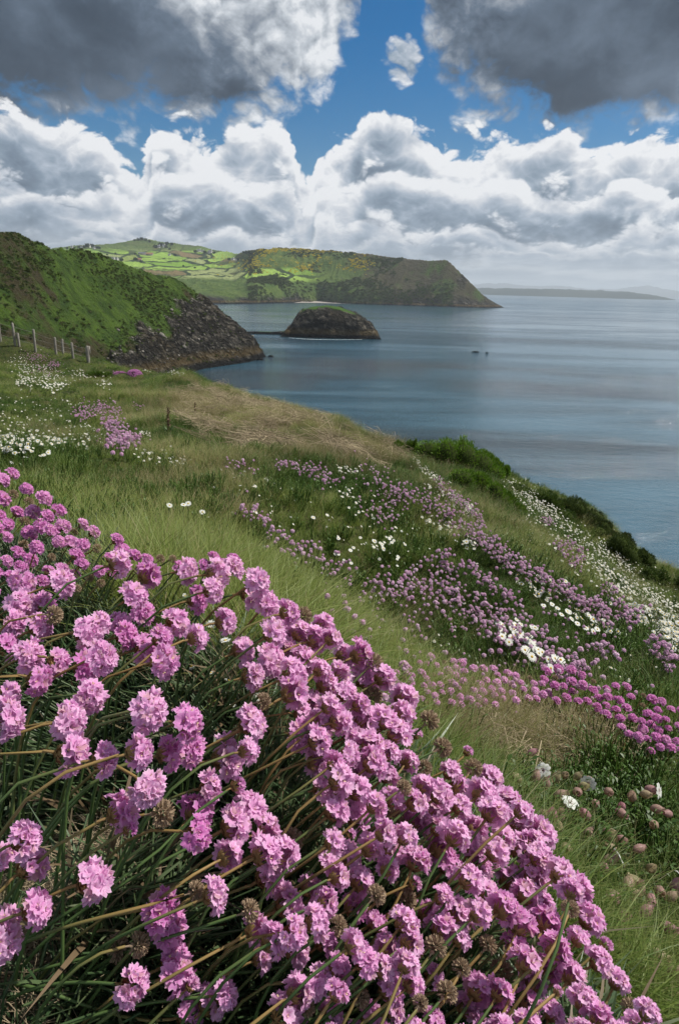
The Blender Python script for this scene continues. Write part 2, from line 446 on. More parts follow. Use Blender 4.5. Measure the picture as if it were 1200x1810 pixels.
bmp = t.node('ShaderNodeBump', {'Strength': bstr, 'Distance': t.ss(cd, 110, 1000, 1.5, .26), 'Height': hgt})
wc = t.mix(t.ss(g, .36, .64), (.036, .115, .165), (.004, .026, .042))
rgh = t.m('ADD', t.ss(cd, 60, 3000, .05, .20), t.ss(g, .42, .60, 0, .06))
principled(t, out, wc, rgh, .85, bmp.outputs[0], IOR=1.4)

# near ground: soil and moss under the grass
m_soil, t, out = material('turf_soil')
ps = pos_obj(t)
n1 = t.noise(ps, 3.0, 6, .6); n2 = t.noise(ps, 30, 5, .65); n3 = t.noise(ps, 260, 3, .6)
c = t.mix(t.ss(n1, .4, .62), (.030, .042, .014), (.050, .058, .018))
c = t.mix(t.ss(n2, .52, .70), c, (.095, .072, .040))
sandm = attr(t, 'sand')
c = t.mix(sandm, c, t.mix(t.ss(n3, .3, .7), (.11, .075, .045), (.27, .20, .13)))
bp = t.node('ShaderNodeBump', {'Strength': .8, 'Distance': .012, 'Height': t.m('ADD', n2, t.m('MULTIPLY', n3, .3))})
principled(t, out, c, .95, .1, bp.outputs[0])

def cliff_mat(name, gA, gB, heath, rockA, rockB, s=1.0, bump=1.0, fields=False, dark=None):
    m, t, out = material(name)
    ps = pos_obj(t)
    rk = attr(t, 'rock'); ht = attr(t, 'heath')
    n1 = t.noise(ps, .02*s, 6, .6); n2 = t.noise(ps, .12*s, 6, .65); n3 = t.noise(ps, .7*s, 4, .7)
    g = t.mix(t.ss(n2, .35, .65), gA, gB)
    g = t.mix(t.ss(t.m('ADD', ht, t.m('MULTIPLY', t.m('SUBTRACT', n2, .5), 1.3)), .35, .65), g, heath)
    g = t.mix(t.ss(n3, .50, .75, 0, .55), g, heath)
    pr = t.map(ps, (1, 1, 1.5), rot=(R(20), R(35), R(10)))
    strata = t.noise(pr, .16*s, 9, .72, dist=.8, typ='RIDGED_MULTIFRACTAL') if False else t.noise(pr, .20*s, 8, .74, dist=1.0)
    vr = t.node('ShaderNodeTexVoronoi', {'Vector': t.node('ShaderNodeVectorMath', {0: pr, 1: t.node('ShaderNodeVectorMath', {0: t.node('ShaderNodeTexNoise', {'Vector': ps, 'Scale': .25*s, 'Detail': 3.0}).outputs[1], 'Scale': 7.0/s}, operation='SCALE').outputs[0]}, operation='ADD').outputs[0], 'Scale': .16*s, 'Detail': 2.0}, feature='F1')
    crack = vr.outputs['Distance']
    r_ = t.mix(t.ss(strata, .40, .60), rockA, rockB)
    r_ = t.mix(t.ss(n2, .50, .66, 0, .75), r_, tuple(x*.4 for x in rockA))
    r_ = t.mix(t.ss(n1, .50, .62, 0, .45), r_, (.13, .10, .05))
    r_ = t.mix(t.ss(crack, .55, .95, 0, .8), r_, tuple(x*.3 for x in rockA))
    r_ = t.mix(t.ss(n3, .62, .72, 0, .5), r_, (.34, .33, .29))
    zz = t.sep(ps)[2]
    r_ = t.mix(t.ss(t.m('ADD', zz, t.m('MULTIPLY', t.m('SUBTRACT', n3, .5), 4)), 3.6, 1.2), r_, (.012, .012, .011))
    r_ = t.mix(t.m('MULTIPLY', t.ss(zz, 2.0, 4.2), t.ss(zz, 9, 5)), r_, t.mix(.35, r_, (.22, .15, .05)))
    extra = g
    if fields:
        fm = attr(t, 'field')
        pw = t.node('ShaderNodeVectorMath', {0: ps, 1: t.node('ShaderNodeVectorMath', {0: t.node('ShaderNodeTexNoise', {'Vector': ps, 'Scale': .002, 'Detail': 2.0}).outputs[1], 'Scale': 260.0}, operation='SCALE').outputs[0]}, operation='ADD').outputs[0]
        pf = t.map(pw, (1.0, .55, 0), rot=(0, 0, R(18)))
        vo = t.node('ShaderNodeTexVoronoi', {'Vector': pf, 'Scale': .0078, 'Randomness': .85})
        ve = t.node('ShaderNodeTexVoronoi', {'Vector': pf, 'Scale': .0078, 'Randomness': .85}, feature='DISTANCE_TO_EDGE')
        cv = t.sep(vo.outputs['Color'])
        fc = t.mix(cv[0], (.155, .280, .030), (.270, .400, .075))
        fc = t.mix(t.ss(cv[1], .68, .74), fc, (.26, .30, .12))
        fc = t.mix(t.ss(cv[2], .86, .9), fc, (.17, .13, .06))
        fc = t.mix(t.ss(ve.outputs[0], .055, .03), fc, (.022, .042, .012))
        sc_ = t.noise(ps, .006, 5, .6)
        fc = t.mix(t.ss(sc_, .56, .64), fc, t.mix(t.ss(n3, .3, .7), (.03, .06, .015), (.09, .085, .03)))
        extra = t.mix(fm, g, fc)
        ym = attr(t, 'gorse')
        yn = t.noise(ps, .055, 5, .75)
        extra = t.mix(t.m('MULTIPLY', ym, t.ss(yn, .54, .64, 0, .7)), extra, (.42, .31, .022))
    c = t.mix(rk, extra, r_)
    bh = t.m('ADD', t.m('MULTIPLY', n2, 2.0), n3)
    bp = t.node('ShaderNodeBump', {'Strength': 1.0, 'Distance': bump, 'Height': t.m('ADD', bh, t.m('MULTIPLY', t.m('MULTIPLY', t.m('SUBTRACT', strata, crack), rk), 3.5))})
    principled(t, out, c, .92, .12, bp.outputs[0])
    return m
m_head = cliff_mat('headland_turf_and_rock', (.028, .056, .008), (.066, .115, .014), (.044, .038, .017), (.050, .045, .038), (.19, .172, .14), 1.0, 2.4)  # turf greens kept dark: cloud shade is put into the colour
m_far = cliff_mat('far_coast_turf_and_rock', (.048, .088, .016), (.092, .135, .028), (.058, .052, .026), (.05, .045, .038), (.15, .135, .11), .28, 5.0, fields=True)
m_islet = cliff_mat('islet_turf_and_rock', (.035, .085, .010), (.055, .115, .015), (.05, .055, .02), (.040, .037, .032), (.17, .155, .125), .9, 1.4)
m_isle, t, out = material('distant_island_land')
ps = pos_obj(t)
c = t.mix(t.ss(t.noise(ps, .002, 5, .6), .4, .6), (.016, .028, .024), (.030, .042, .034))
principled(t, out, c, .95, .1)

# ------------------------------------------------------------------ sea and far shores
S = 39000.0
sea_o = obj('sea', mesh('sea', [(-S, -S, 0), (S, -S, 0), (S, S, 0), (-S, S, 0)], np.array([[0, 1, 2, 3]]), [m_sea]))
tag(sea_o, 'slate blue sea with wind streaks and small ripples', kind='structure')

def slope_of(pl):
    zx = np.gradient(pl.z, axis=1)/np.gradient(pl.r, axis=1)
    za = np.gradient(pl.z, axis=0)/(np.gradient(pl.A, axis=0)*pl.r)
    return np.hypot(zx, za)

# far coast: fields, hills and the long headland
far_w = [(60, 541), (200, 540), (300, 539), (360, 537.5), (450, 537), (515, 535.5), (530, 534.6), (560, 534.8), (620, 537.2), (700, 540), (800, 543), (860, 544.5), (892, 544)]
far_s = [(40, 455, 2800), (100, 438, 2900), (150, 433, 3000), (200, 430, 3200), (250, 421.5, 3400), (300, 430, 3300), (340, 434, 3200), (380, 442, 3000), (415, 447, 2800), (432, 447, 2500),
         (450, 441, 2250), (480, 438, 2200), (520, 439, 2180), (560, 442, 2150), (610, 447, 2120), (660, 450, 2080), (720, 457, 2020), (770, 462, 1960), (788, 461, 1940), (805, 474, 1920), (830, 497, 1900), (850, 517, 1880), (870, 533, 1860)]
far_s += [(893, 545, 1850), (905, 575, 1850), (930, 600, 1850)]
far_w += [(905, 545.5), (930, 547)]
bowl = [(0, 0), (.04, .19), (.10, .27), (.30, .42), (.62, .72), (.85, .86), (1, 1)]
spur = [(0, 0), (.04, .22), (.12, .34), (.40, .50), (.62, .62), (.80, .82), (1, 1)]
hill = [(0, 0), (.03, .10), (.22, .30), (.50, .55), (.78, .83), (1, 1)]
scar = [(0, 0), (.05, .12), (.40, .46), (.75, .80), (1, 1)]
far = Column(far_w, far_s, au(-60), au(930, 530), 760, 1150, 5200, 420, ([60, 400, 470, 560, 700, 850, 920], [bowl, bowl, spur, spur, hill, scar, scar]))
w_ = sstep(far.z+CZ, 0, 12)
far.z += w_*(sstep(far.rs-far.r, -150, 150)*ridged(far.A*34+fbm(far.x/300, far.y/300, 3, .5, 90)*1.3, far.r/420, 5, .6, 33)*9*sstep(far.z+CZ, 0, 50)+fbm(far.x/160, far.y/160, 5, .5, 2)*7+ridged(far.x/70, far.y/70, 4, .5, 3)*3.0*sstep(-(far.z+CZ), -130, -30))
sl = slope_of(far); Z = far.z+CZ
uu, vv = proj(np.stack([far.x, far.y, far.z], -1))
n_ = fbm(far.x/60, far.y/60, 4, .55, 9)
rock = sstep(14-Z+n_*16-(uu < 540)*0+(uu > 760)*6, -4, 8)
rock = np.maximum(rock, sstep(uu+n_*110, 690, 850)*sstep(n_+fbm(far.x/25, far.y/25, 3, .6, 91)*.6, -.3, .15)*.8)
field = sstep(Z+n_*10, 48, 60)*sstep(uu+vv*0, 40, 100)*sstep(-uu, -600, -500)*(1-sstep(uu-(-0.0)*vv, 380, 450)*sstep(-(vv), -478+0, -470))
field = field*(1-sstep(-(vv+n_*6), -447, -438)*.9)
gor = np.exp(-((uu-545)/75)**2)*np.exp(-((vv-463)/11)**2)*1.3; gor = np.clip(gor+sstep(-vv, -449, -444)*(uu > 455)*(uu < 620)*.5, 0, 1)
heath = np.clip(sstep(uu, 480, 700)*.78+sstep(-vv, -452, -440)*.4+n_*.3-.12, 0, 1)
uf, gorf = uu, gor
far_o = tag(far.build('far_coast', m_far, dict(rock=rock, field=field, gorse=gor, heath=heath)), 'far coast of green fields, low cliffs and a long brown headland', kind='structure')
far.prep()

# beach strip at the head of the bay
m_beach, t, out = material('beach_stones')
principled(t, out, t.mix(t.noise(pos_obj(t), .4, 4), (.22, .19, .16), (.42, .38, .34)), .9, .2)
bag = Bag(); pts = []
for u, v in [(512, 535.5), (530, 534.8), (550, 534.9), (580, 535.8), (620, 537.2), (660, 538.4)]:
    q = np.array(water(u, v-.1)); q[2] += CZ
    pts.append(q)
V = []
for i, q in enumerate(pts):
    n2_ = q[:2]/np.linalg.norm(q[:2]); wd = (6, 34, 30, 24, 14, 5)[i]
    V += [(q[0]-n2_[0]*14, q[1]-n2_[1]*14, -.5), (q[0], q[1], 1.2), (q[0]+n2_[0]*wd, q[1]+n2_[1]*wd, 2.6+wd*.12)]
Q = [(3*i+k, 3*i+k+1, 3*i+k+4, 3*i+k+3) for i in range(len(pts)-1) for k in (0, 1)]
bag.add(V, Q); tag(obj('beach', bag.mesh('beach', [m_beach])), 'pale pebble beach at the head of the bay', kind='structure')

# distant island and mountains
def ridge_land(name, prof, r, rd, base_drop, mat, label):
    us = np.linspace(prof[0][0], prof[-1][0], 160); hs = np.interp(us, [p[0] for p in prof], [p[1] for p in prof])
    V = []; nk = 9
    for i, u in enumerate(us):
        a = au(u, 515); h = hs[i]*(1+.05*vnoise(np.array(u/9.), np.array(.3)))
        for k in range(nk):
            f = k/(nk-1); z = h*math.sin(math.pi*min(f*1.0, 1))**.6 if k else -base_drop
            z = -base_drop if k in (0, nk-1) else z+h*.06*float(vnoise(np.array(u/5.), np.array(k*2.2)))*(k > 1)
            if h <= 0.5 and k not in (0, nk-1): z = -base_drop*.5
            rr_ = r+rd*f
            V.append((math.sin(a)*rr_, math.cos(a)*rr_, z))
    Q = [(i*nk+k, i*nk+k+1, (i+1)*nk+k+1, (i+1)*nk+k) for i in range(159) for k in range(nk-1)]
    return tag(obj(name, mesh(name, V, np.array(Q), [mat])), label, kind='structure')
ridge_land('distant_island', [(790, 75), (850, 85), (960, 98), (1060, 96), (1110, 84), (1150, 58), (1175, 32), (1192, 6), (1197, 0)], 9500, 1800, 10, m_isle, 'long low blue-grey island on the horizon')
ridge_land('distant_mountains', [(760, 150), (820, 280), (880, 380), (930, 300), (990, 330), (1040, 240), (1090, 260), (1140, 420), (1200, 230), (1300, 200)], 27000, 5000, 10, m_isle, 'faint mountains beyond the island, pale with haze')

# left headland
h1_w = [(470, 631), (440, 640), (400, 646), (360, 652), (330, 660), (280, 672), (220, 690), (150, 715), (60, 760), (-80, 800)]
h1_s = [(-250, 372, 260), (-120, 395, 270), (0, 417, 285), (50, 424, 300), (100, 434, 320), (150, 445, 345), (200, 459, 365), (250, 475, 385), (300, 490, 400), (325, 501, 405), (340, 512, 408), (355, 528, 406), (370, 541, 404), (385, 556, 402), (400, 570, 400), (420, 586, 398), (440, 604, 396), (458, 618, 395)]
h1_s += [(472, 631, 396), (490, 680, 396), (520, 720, 396)]
h1_w += [(490, 634), (520, 638)]
lawn = [(0, 0), (.10, .12), (.35, .42), (.70, .74), (1, 1)]
bluf = [(0, 0), (.10, .10), (.22, .30), (.45, .52), (.75, .80), (1, 1)]
nose = [(0, 0), (.25, .20), (.50, .50), (.80, .85), (1, 1)]
hd = Column(h1_w, h1_s, au(-230), au(520, 600), 640, 120, 620, 420, ([-100, 100, 250, 350, 430, 480], [lawn, lawn, bluf, bluf, nose, nose]), .35)
hd_base = hd.z.copy()
Z = hd.z+CZ; uu, vv = proj(np.stack([hd.x, hd.y, hd.z], -1))
n_ = fbm(hd.x/22, hd.y/22, 5, .55, 21)
gline = np.interp(uu, [150, 250, 300, 330, 350, 380, 470], [1, 8, 14, 20, 27, 42, 60])
rock = sstep(gline-Z+n_*20+ridged(hd.x/14, hd.y/14, 4, .6, 77)*7, -3, 3)*sstep(uu+n_*30, 120, 230)
hd.z += rock*sstep(Z, -1, 6)*(ridged((hd.x+hd.z*.5)/42, (hd.y-hd.z*.5)/26, 3, .5, 15)*3.4+ridged((hd.x+hd.z*.7)/16, (hd.y-hd.z*.3)/11, 5, .6, 5)*4.2+ridged((hd.x-hd.z*.5)/5, hd.y/4, 4, .6, 6)*.9)
hd.z += (1-rock)*sstep(Z, -1, 4)*(fbm(hd.x/30, hd.y/30, 5, .55, 8)*2.2+ridged(hd.x/11, hd.y/11, 4, .6, 11)*1.3)
heath = np.clip(.12+fbm(hd.x/38+3, hd.y/20, 4, .55, 31)*.9+sstep(-uu, -130, -20)*.30+sstep(vv+n_*16, 575, 625)*.6-sstep(uu, 140, 220)*sstep(-uu, -330, -290)*.35, 0, 1)  # heather patches; the extra heath at the left end is painted cloud shade
hd.prep()
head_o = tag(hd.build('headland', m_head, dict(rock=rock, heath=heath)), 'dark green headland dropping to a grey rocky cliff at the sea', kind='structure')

# islet
def rock_isle(name, cu, base_v, wpx, prof, depthf, seed, mat, label, nx=150, ny=70, amp=1.0, kind='structure', cat=None):
    q = np.array(water(cu, base_v)); y0 = q[1]; sc_ = y0/math.cos(PITCH)/FPX*1.02
    x0 = q[0]; wd = wpx*sc_; dp = wd*depthf
    xs = np.linspace(-.5, .5, nx); ys = np.linspace(-.5, .5, ny)
    X, Y = np.meshgrid(xs, ys, indexing='ij')
    H = np.interp(X, [p[0] for p in prof], [p[1]*sc_ for p in prof])
    X_ = X*wd; Y_ = Y*dp
    e = 1-np.abs(Y*2)**2.2; e = np.clip(e, 0, 1)**.30
    z = H*e
    n_ = fbm(X_/9+seed, Y_/9, 4, .5, seed)
    top = sstep(z+n_*4, H.max()*.66, H.max()*.84)*sstep(e, .86, .95)
    z = z+sstep(z, .2, 3)*(1-top)*(ridged((X_+z*.8)/15, (Y_-z*.5)/11, 4, .6, seed)*4.2+ridged(X_/3, (Y_+z)/3, 3, .6, seed+3)*.6)*amp
    z = z+fbm(X_/3, Y_/3, 3, .5, seed+7)*.25*amp-.6*(1-sstep(H, 0, .5))-.5*(1-sstep(e, 0, .25))
    Yw = Y_*(1+.12*fbm(X_/12, Y_*0+2, 2, .5, seed))
    V = np.stack([x0+X_+n_*1.0*amp*(1-top), y0+dp*.5+Yw, z], -1).reshape(-1, 3)
    i = np.arange(nx-1)[:, None]*ny+np.arange(ny-1)[None]
    F = np.stack([i, i+ny, i+ny+1, i+1], -1).reshape(-1, 4)
    rk = 1-np.clip(top+n_*.2*sstep(z, H.max()*.5, H.max()*.7), 0, 1)
    o = obj(name, mesh(name, V, F, [mat], attrs=dict(rock=rk.ravel(), heath=(n_*.3+.2).ravel())))
    tag(o, label, cat, kind=kind); return o
rock_isle('rocky_islet', 584, 598, 165, [(-.5, 0), (-.46, 4), (-.40, 14), (-.34, 30), (-.27, 42), (-.2, 46), (-.05, 49), (.08, 47), (.18, 41), (.27, 34), (.33, 27), (.40, 19), (.44, 8), (.5, 0)], .62, 41, m_islet, 'steep dark rock islet with a flat green grassy top')
rock_isle('reef', 468, 591, 84, [(-.5, 2.5), (-.2, 4), (.1, 4), (.3, 4.5), (.42, 6), (.5, 1)], .12, 52, m_islet, 'low dark reef running level with the water beside the islet', 90, 16, .12)
for o_ in (bpy.data.objects['rocky_islet'], bpy.data.objects['reef']): pass
for k, (u, v, wp, hp, lab) in enumerate([(840, 623, 13, 2.2, 'small dark skerry awash in the open water'), (860, 624, 6, 1.6, 'tiny rock beside the skerry in open water'),
                                 (459, 637, 12, 4, 'small wet rock just off the tip of the green headland'), (478, 631, 10, 3, 'low dark rock off the headland tip, nearer the islet')]):
    rock_isle('sea_rock', u, v, wp, [(-.5, 0), (-.3, hp*.6), (0, hp), (.2, hp*.7), (.4, hp*.8), (.5, 0)], .6, 60+k, m_islet, lab, 26, 14, .12, None, 'rock')

# ------------------------------------------------------------------ the near slope
HEADS = np.array([(540, 1650, .38), (0, 1500, .33), (160, 1560, .36), (260, 1260, .36), (100, 1280, .37), (220, 1000, .54), (440, 1010, .56), (330, 1000, .55), (600, 1120, .56), (600, 1300, .47), (850, 1400, .50), (750, 1270, .55),
                  (1000, 1650, .42), (960, 1480, .48), (1080, 1665, .43), (1150, 1790, .37), (300, 1780, .37), (700, 1750, .38), (0, 1200, .42), (380, 1350, .42), (0, 1050, .55), (130, 1100, .5), (780, 1500, .44), (900, 1810, .38), (300, 1120, .48), (0, 1800, .34)], float)
head_depth = TPS(HEADS[:, :2]/400, HEADS[:, 2], 1e-3)
C = []
for u, v, d in HEADS:
    q = P(u, v, d); C.append((q[0]-.03, q[1]+.01, q[2]-.125-.12*max(0, 1-(v-900)/700)*(1.0 if u < 400 else .5)))
for u, v, d in [(20, 880, 1.1), (100, 940, .95), (0, 960, .85), (230, 975, .75)]:
    q = P(u, v, d); C.append((q[0]-.02, q[1], q[2]-.11))
G = [(1150, 1700, .78), (1100, 1520, .98), (1180, 1560, .95), (1000, 1420, 1.15), (900, 1310, 1.4), (1150, 1400, 1.2), (1150, 1270, 1.65), (950, 1250, 1.65), (800, 1210, 1.9), (1180, 1150, 2.5), (950, 1120, 2.5), (640, 1110, 2.1), (700, 1020, 2.9), (850, 1020, 3.1), (1050, 1080, 3.3),
     (1000, 1000, 4.4), (850, 940, 4.6), (1100, 1030, 6.0), (1190, 1130, 4.8), (1150, 1010, 8.2), (1060, 960, 8.8),
     (400, 930, 2.5), (500, 1000, 2.3), (200, 870, 2.9), (250, 930, 2.1), (100, 830, 3.0), (-100, 830, 3.0), (600, 850, 4.6), (450, 840, 4.0), (300, 800, 5.0), (0, 790, 4.6), (700, 860, 5.2), (750, 840, 7.0),
     (300, 740, 8.0), (500, 745, 9.0), (400, 700, 11.5), (600, 770, 8.8), (680, 790, 9.2), (150, 760, 7.5), (0, 730, 8.5), (200, 700, 12.0), (100, 690, 14.0), (0, 690, 14.0), (-200, 700, 12),
     (230, 690, 15.0), (230, 665, 19.0), (150, 650, 21.0), (0, 640, 22.0), (300, 680, 17.0), (60, 627, 30.0), (0, 608, 31.0), (-150, 580, 32), (120, 634, 29), (157, 645, 28.0), (330, 676, 20.0), (-400, 600, 26), (-400, 800, 5)]
C += [W(*p) for p in G]
# skyline of the near ground (u, v, distance) and what falls away behind it
EDGE = [(-400, 540, 34), (-150, 560, 36), (0, 590, 36), (60, 606, 35), (100, 620, 34), (157, 638, 32), (220, 652, 26), (280, 662, 24), (330, 672, 22), (385, 694, 17.5), (430, 700, 15.5), (480, 715, 14.2), (540, 731, 13.2), (600, 751, 12.2), (650, 770, 11.2), (700, 786, 10.6),
        (760, 800, 10.8), (830, 812, 11.2), (880, 836, 11.5), (940, 868, 11.5), (1000, 890, 11.4), (1050, 913, 11.2), (1100, 960, 10.8), (1150, 1000, 10.4), (1200, 1022, 10.0), (1300, 1080, 9.5), (1500, 1170, 9), (1800, 1300, 8)]
for u, v, r in EDGE:
    q = np.array(at_r(u, v, r)); C.append(tuple(q))
    for f, dz_ in ((1.18, .75), (1.6, 1.0), (2.6, 1.05), (4.0, 1.0)):
        r2 = r*f; a_ = math.atan2(q[0], q[1])
        C.append(polar_pt(a_, r2, q[2]-(r2-r)*dz_*(.8 if u < 200 else 1)))
C += [(x, y, -.56+(-x*.3 if x > 0 else -x*.05)) for x, y in ((.0, .1), (-.1, .1), (.1, .1), (-.35, .12), (.35, .10), (-.7, .3), (1.2, .5), (2.5, 1.0))]
near = Polar(C, R(-62), R(66), 900, .10, 75, 620, .35, azs=2.6, lam=2e-4, c=.2, sky=EDGE, sm=.006)
fr = sstep(near.r, .8, 3)
near.z += fr*(fbm(near.x/1.6, near.y/1.6, 3, .5, 71)*.11*np.minimum(1+near.r*.05, 2)+fbm(near.x/.42, near.y/.42, 3, .5, 72)*.085)
near.z += (1-fr)*fbm(near.x/.12, near.y/.12, 3, .5, 73)*.010
near.z += sstep(near.r, 7, 16)*fbm(near.x/4, near.y/4, 3, .5, 74)*.28
uu, vv = proj(np.stack([near.x, near.y, near.z], -1))
sand = sstep(fbm(near.x/.09, near.y/.09, 3, .5, 75), -.1, .25)*sstep(-near.r, -.75, -.55)
near.prep()
near_o = tag(near.build('cliff_top_slope', m_soil, dict(sand=sand)), 'turf slope of the cliff top falling away to the sea', kind='structure')
#@@VEG
# ------------------------------------------------------------------ plants: materials
def inst_attr(t, name):
    return t.node('ShaderNodeAttribute', attribute_name=name, attribute_type='INSTANCER').outputs['Fac']
def uvy(t):
    return t.sep(t.node('ShaderNodeTexCoord').outputs['UV'])[1]
m_grass, t, out = material('grass_blades')
dry = inst_attr(t, 'dry'); rnd = inst_attr(t, 'rnd'); y = uvy(t)
gc = t.mix(rnd, (.046, .115, .014), (.175, .235, .045))
gc = t.mix(t.ss(y, .55, 1.0, 0, .55), gc, (.26, .25, .085))
gc = t.mix(dry, gc, t.mix(rnd, (.20, .155, .075), (.33, .27, .14)))
leafy(t, out, gc, .38, .5, .3)
m_straw, t, out = material('dead_straw')
rnd = inst_attr(t, 'rnd')
leafy(t, out, t.mix(rnd, (.20, .155, .10), (.52, .43, .28)), .15, .7, .15)
m_herb, t, out = material('herb_leaves')
rnd = inst_attr(t, 'rnd')
leafy(t, out, t.mix(rnd, (.045, .100, .016), (.10, .17, .03)), .35, .45, .35)
m_tleaf, t, out = material('thrift_leaves')
rnd = inst_attr(t, 'rnd'); y = uvy(t)
tcx = t.mix(rnd, (.045, .090, .035), (.105, .150, .065))
tcx = t.mix(t.ss(inst_attr(t, 'dry'), .4, .6), tcx, (.17, .12, .07))
leafy(t, out, tcx, .25, .42, .4)
m_petal, t, out = material('thrift_petals')
uvn = t.node('ShaderNodeTexCoord').outputs['UV']; ux, y, _ = t.sep(uvn)
tone = t.node('ShaderNodeAttribute', attribute_name='tone', attribute_type='OBJECT').outputs['Fac']
orr = t.node('ShaderNodeObjectInfo').outputs['Random']
tone2 = t.m('ADD', tone, t.m('MULTIPLY', t.m('SUBTRACT', orr, .5), .5))
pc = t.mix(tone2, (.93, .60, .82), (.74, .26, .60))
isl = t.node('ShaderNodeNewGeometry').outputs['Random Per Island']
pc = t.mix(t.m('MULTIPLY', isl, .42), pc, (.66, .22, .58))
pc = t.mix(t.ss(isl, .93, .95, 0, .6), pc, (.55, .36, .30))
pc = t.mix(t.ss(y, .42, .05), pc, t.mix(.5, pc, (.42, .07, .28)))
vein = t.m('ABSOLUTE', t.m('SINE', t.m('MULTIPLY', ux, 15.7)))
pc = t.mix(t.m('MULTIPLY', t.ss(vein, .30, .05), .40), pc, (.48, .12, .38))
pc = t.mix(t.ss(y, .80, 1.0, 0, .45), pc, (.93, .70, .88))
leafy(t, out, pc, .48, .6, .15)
m_anther, t, out = material('flower_anthers'); principled(t, out, (.75, .62, .35), .6)
m_bract, t, out = material('papery_bracts')
bn = t.noise(t.node('ShaderNodeTexCoord').outputs['Object'], 260, 3, .6)
leafy(t, out, t.mix(t.ss(bn, .35, .65), (.16, .085, .030), (.42, .30, .13)), .3, .65, .2)
m_seed, t, out = material('withered_flower')
bn = t.noise(t.node('ShaderNodeTexCoord').outputs['Object'], 300, 3, .6)
leafy(t, out, t.mix(t.ss(bn, .35, .65), (.20, .13, .08), (.48, .38, .26)), .25, .75, .1)
m_stem, t, out = material('thrift_stem')
y = uvy(t); orr = t.node('ShaderNodeObjectInfo').outputs['Random']
stc = t.mix(t.ss(t.m('ADD', y, t.m('MULTIPLY', orr, .8)), 1.05, 1.7), (.070, .120, .034), (.26, .17, .060))
principled(t, out, stc, .55, .3)
m_pinkfar, t, out = material('small_thrift_petals')
rnd = inst_attr(t, 'rnd'); hue = inst_attr(t, 'dry')
pcf = t.mix(hue, t.mix(rnd, (.72, .48, .62), (.86, .68, .80)), t.mix(rnd, (.54, .18, .48), (.70, .34, .62)))
leafy(t, out, pcf, .35, .6, .15)
m_farstem, t, out = material('small_flower_stems'); principled(t, out, (.075, .10, .03), .6)
m_white, t, out = material('daisy_petals'); leafy(t, out, (.66, .67, .62), .25, .5, .2)
m_yellow, t, out = material('daisy_disc'); principled(t, out, (.70, .45, .03), .7)
m_blad, t, out = material('campion_bladder')
orr = t.node('ShaderNodeObjectInfo').outputs['Random']; tcn = t.node('ShaderNodeTexCoord').outputs['Object']
ang = t.m('ARCTAN2', t.sep(tcn)[0], t.sep(tcn)[1])
vv_ = t.m('ABSOLUTE', t.m('SINE', t.m('MULTIPLY', ang, 5.0)))
bc = t.mix(orr, (.46, .22, .27), (.36, .34, .17))
bc = t.mix(t.ss(vv_, .35, .1, 0, .6), bc, (.30, .12, .12))
leafy(t, out, bc, .4, .5, .3)
m_gorse, t, out = material('gorse_shoots')
gx = t.node('ShaderNodeAttribute', attribute_name='leafrnd').outputs['Fac']
tn = t.node('ShaderNodeAttribute', attribute_name='tone', attribute_type='OBJECT').outputs['Fac']
gcol = t.mix(tn, t.mix(gx, (.065, .150, .010), (.165, .280, .024)), t.mix(gx, (.020, .040, .010), (.060, .075, .022)))
leafy(t, out, gcol, .3, .5, .25)
m_wood, t, out = material('bush_wood'); principled(t, out, (.10, .075, .05), .9)
m_post, t, out = material('weathered_post')
pn = t.noise(t.map(t.node('ShaderNodeTexCoord').outputs['Object'], (14, 14, 1.2)), 3, 5, .65)
principled(t, out, t.mix(t.ss(pn, .35, .65), (.12, .11, .095), (.33, .31, .27)), .9, .1)
m_wire, t, out = material('fence_wire'); principled(t, out, (.22, .2, .18), .6, .5)

# ------------------------------------------------------------------ plants: small shapes
def blade(bag, base, ang, h, lean, wdt, seg=3, curl=.6, m=0, tw=0):
    """one curved blade of grass"""
    s = np.linspace(0, 1, seg+1)
    d = np.array([math.cos(ang), math.sin(ang), 0]); p = np.array([-d[1], d[0], 0])
    out_ = lean*(s**1.0*(1-curl)+s**2*curl)
    c = base+np.outer(out_*h, d)+np.outer(s*h*(1-.35*lean*s), [0, 0, 1])
    wv = wdt*(1-s)**.6*.5
    a2 = ang+tw; p = np.array([-math.sin(a2), math.cos(a2), 0])
    V = np.empty((2*seg+1, 3)); U = np.empty((2*seg+1, 2))
    for i in range(seg):
        V[2*i] = c[i]-p*wv[i]; V[2*i+1] = c[i]+p*wv[i]; U[2*i] = (0, s[i]); U[2*i+1] = (1, s[i])
    V[-1] = c[-1]; U[-1] = (.5, 1)
    Q = [(2*i, 2*i+1, 2*i+3, 2*i+2) for i in range(seg-1)]; T = [(2*seg-2, 2*seg-1, 2*seg)]
    bag.add(V, Q, T, m, U)
def tuft(name, n, h, spread, wdt, lean=(.1, .7), mat=m_grass, seg=3):
    b = Bag()
    for i in range(n):
        a = random.uniform(0, 6.283); r = spread*math.sqrt(random.random())
        th = random.uniform(0, 6.283)
        blade(b, np.array([r*math.cos(th), r*math.sin(th), -.01]), a, h*random.uniform(.45, 1), random.uniform(*lean), wdt*random.uniform(.7, 1.2), seg, tw=random.uniform(-.8, .8))
    return b.mesh(name, [mat])
SRC = {}
def source(key, meshes):
    """shapes to be scattered: kept out of the scene, used only by the scatter below"""
    c = bpy.data.collections.new(key)
    for i, me in enumerate(meshes):
        o = bpy.data.objects.new('%s_%02d' % (key, i), me); c.objects.link(o)
    SRC[key] = (c, len(meshes)); return c
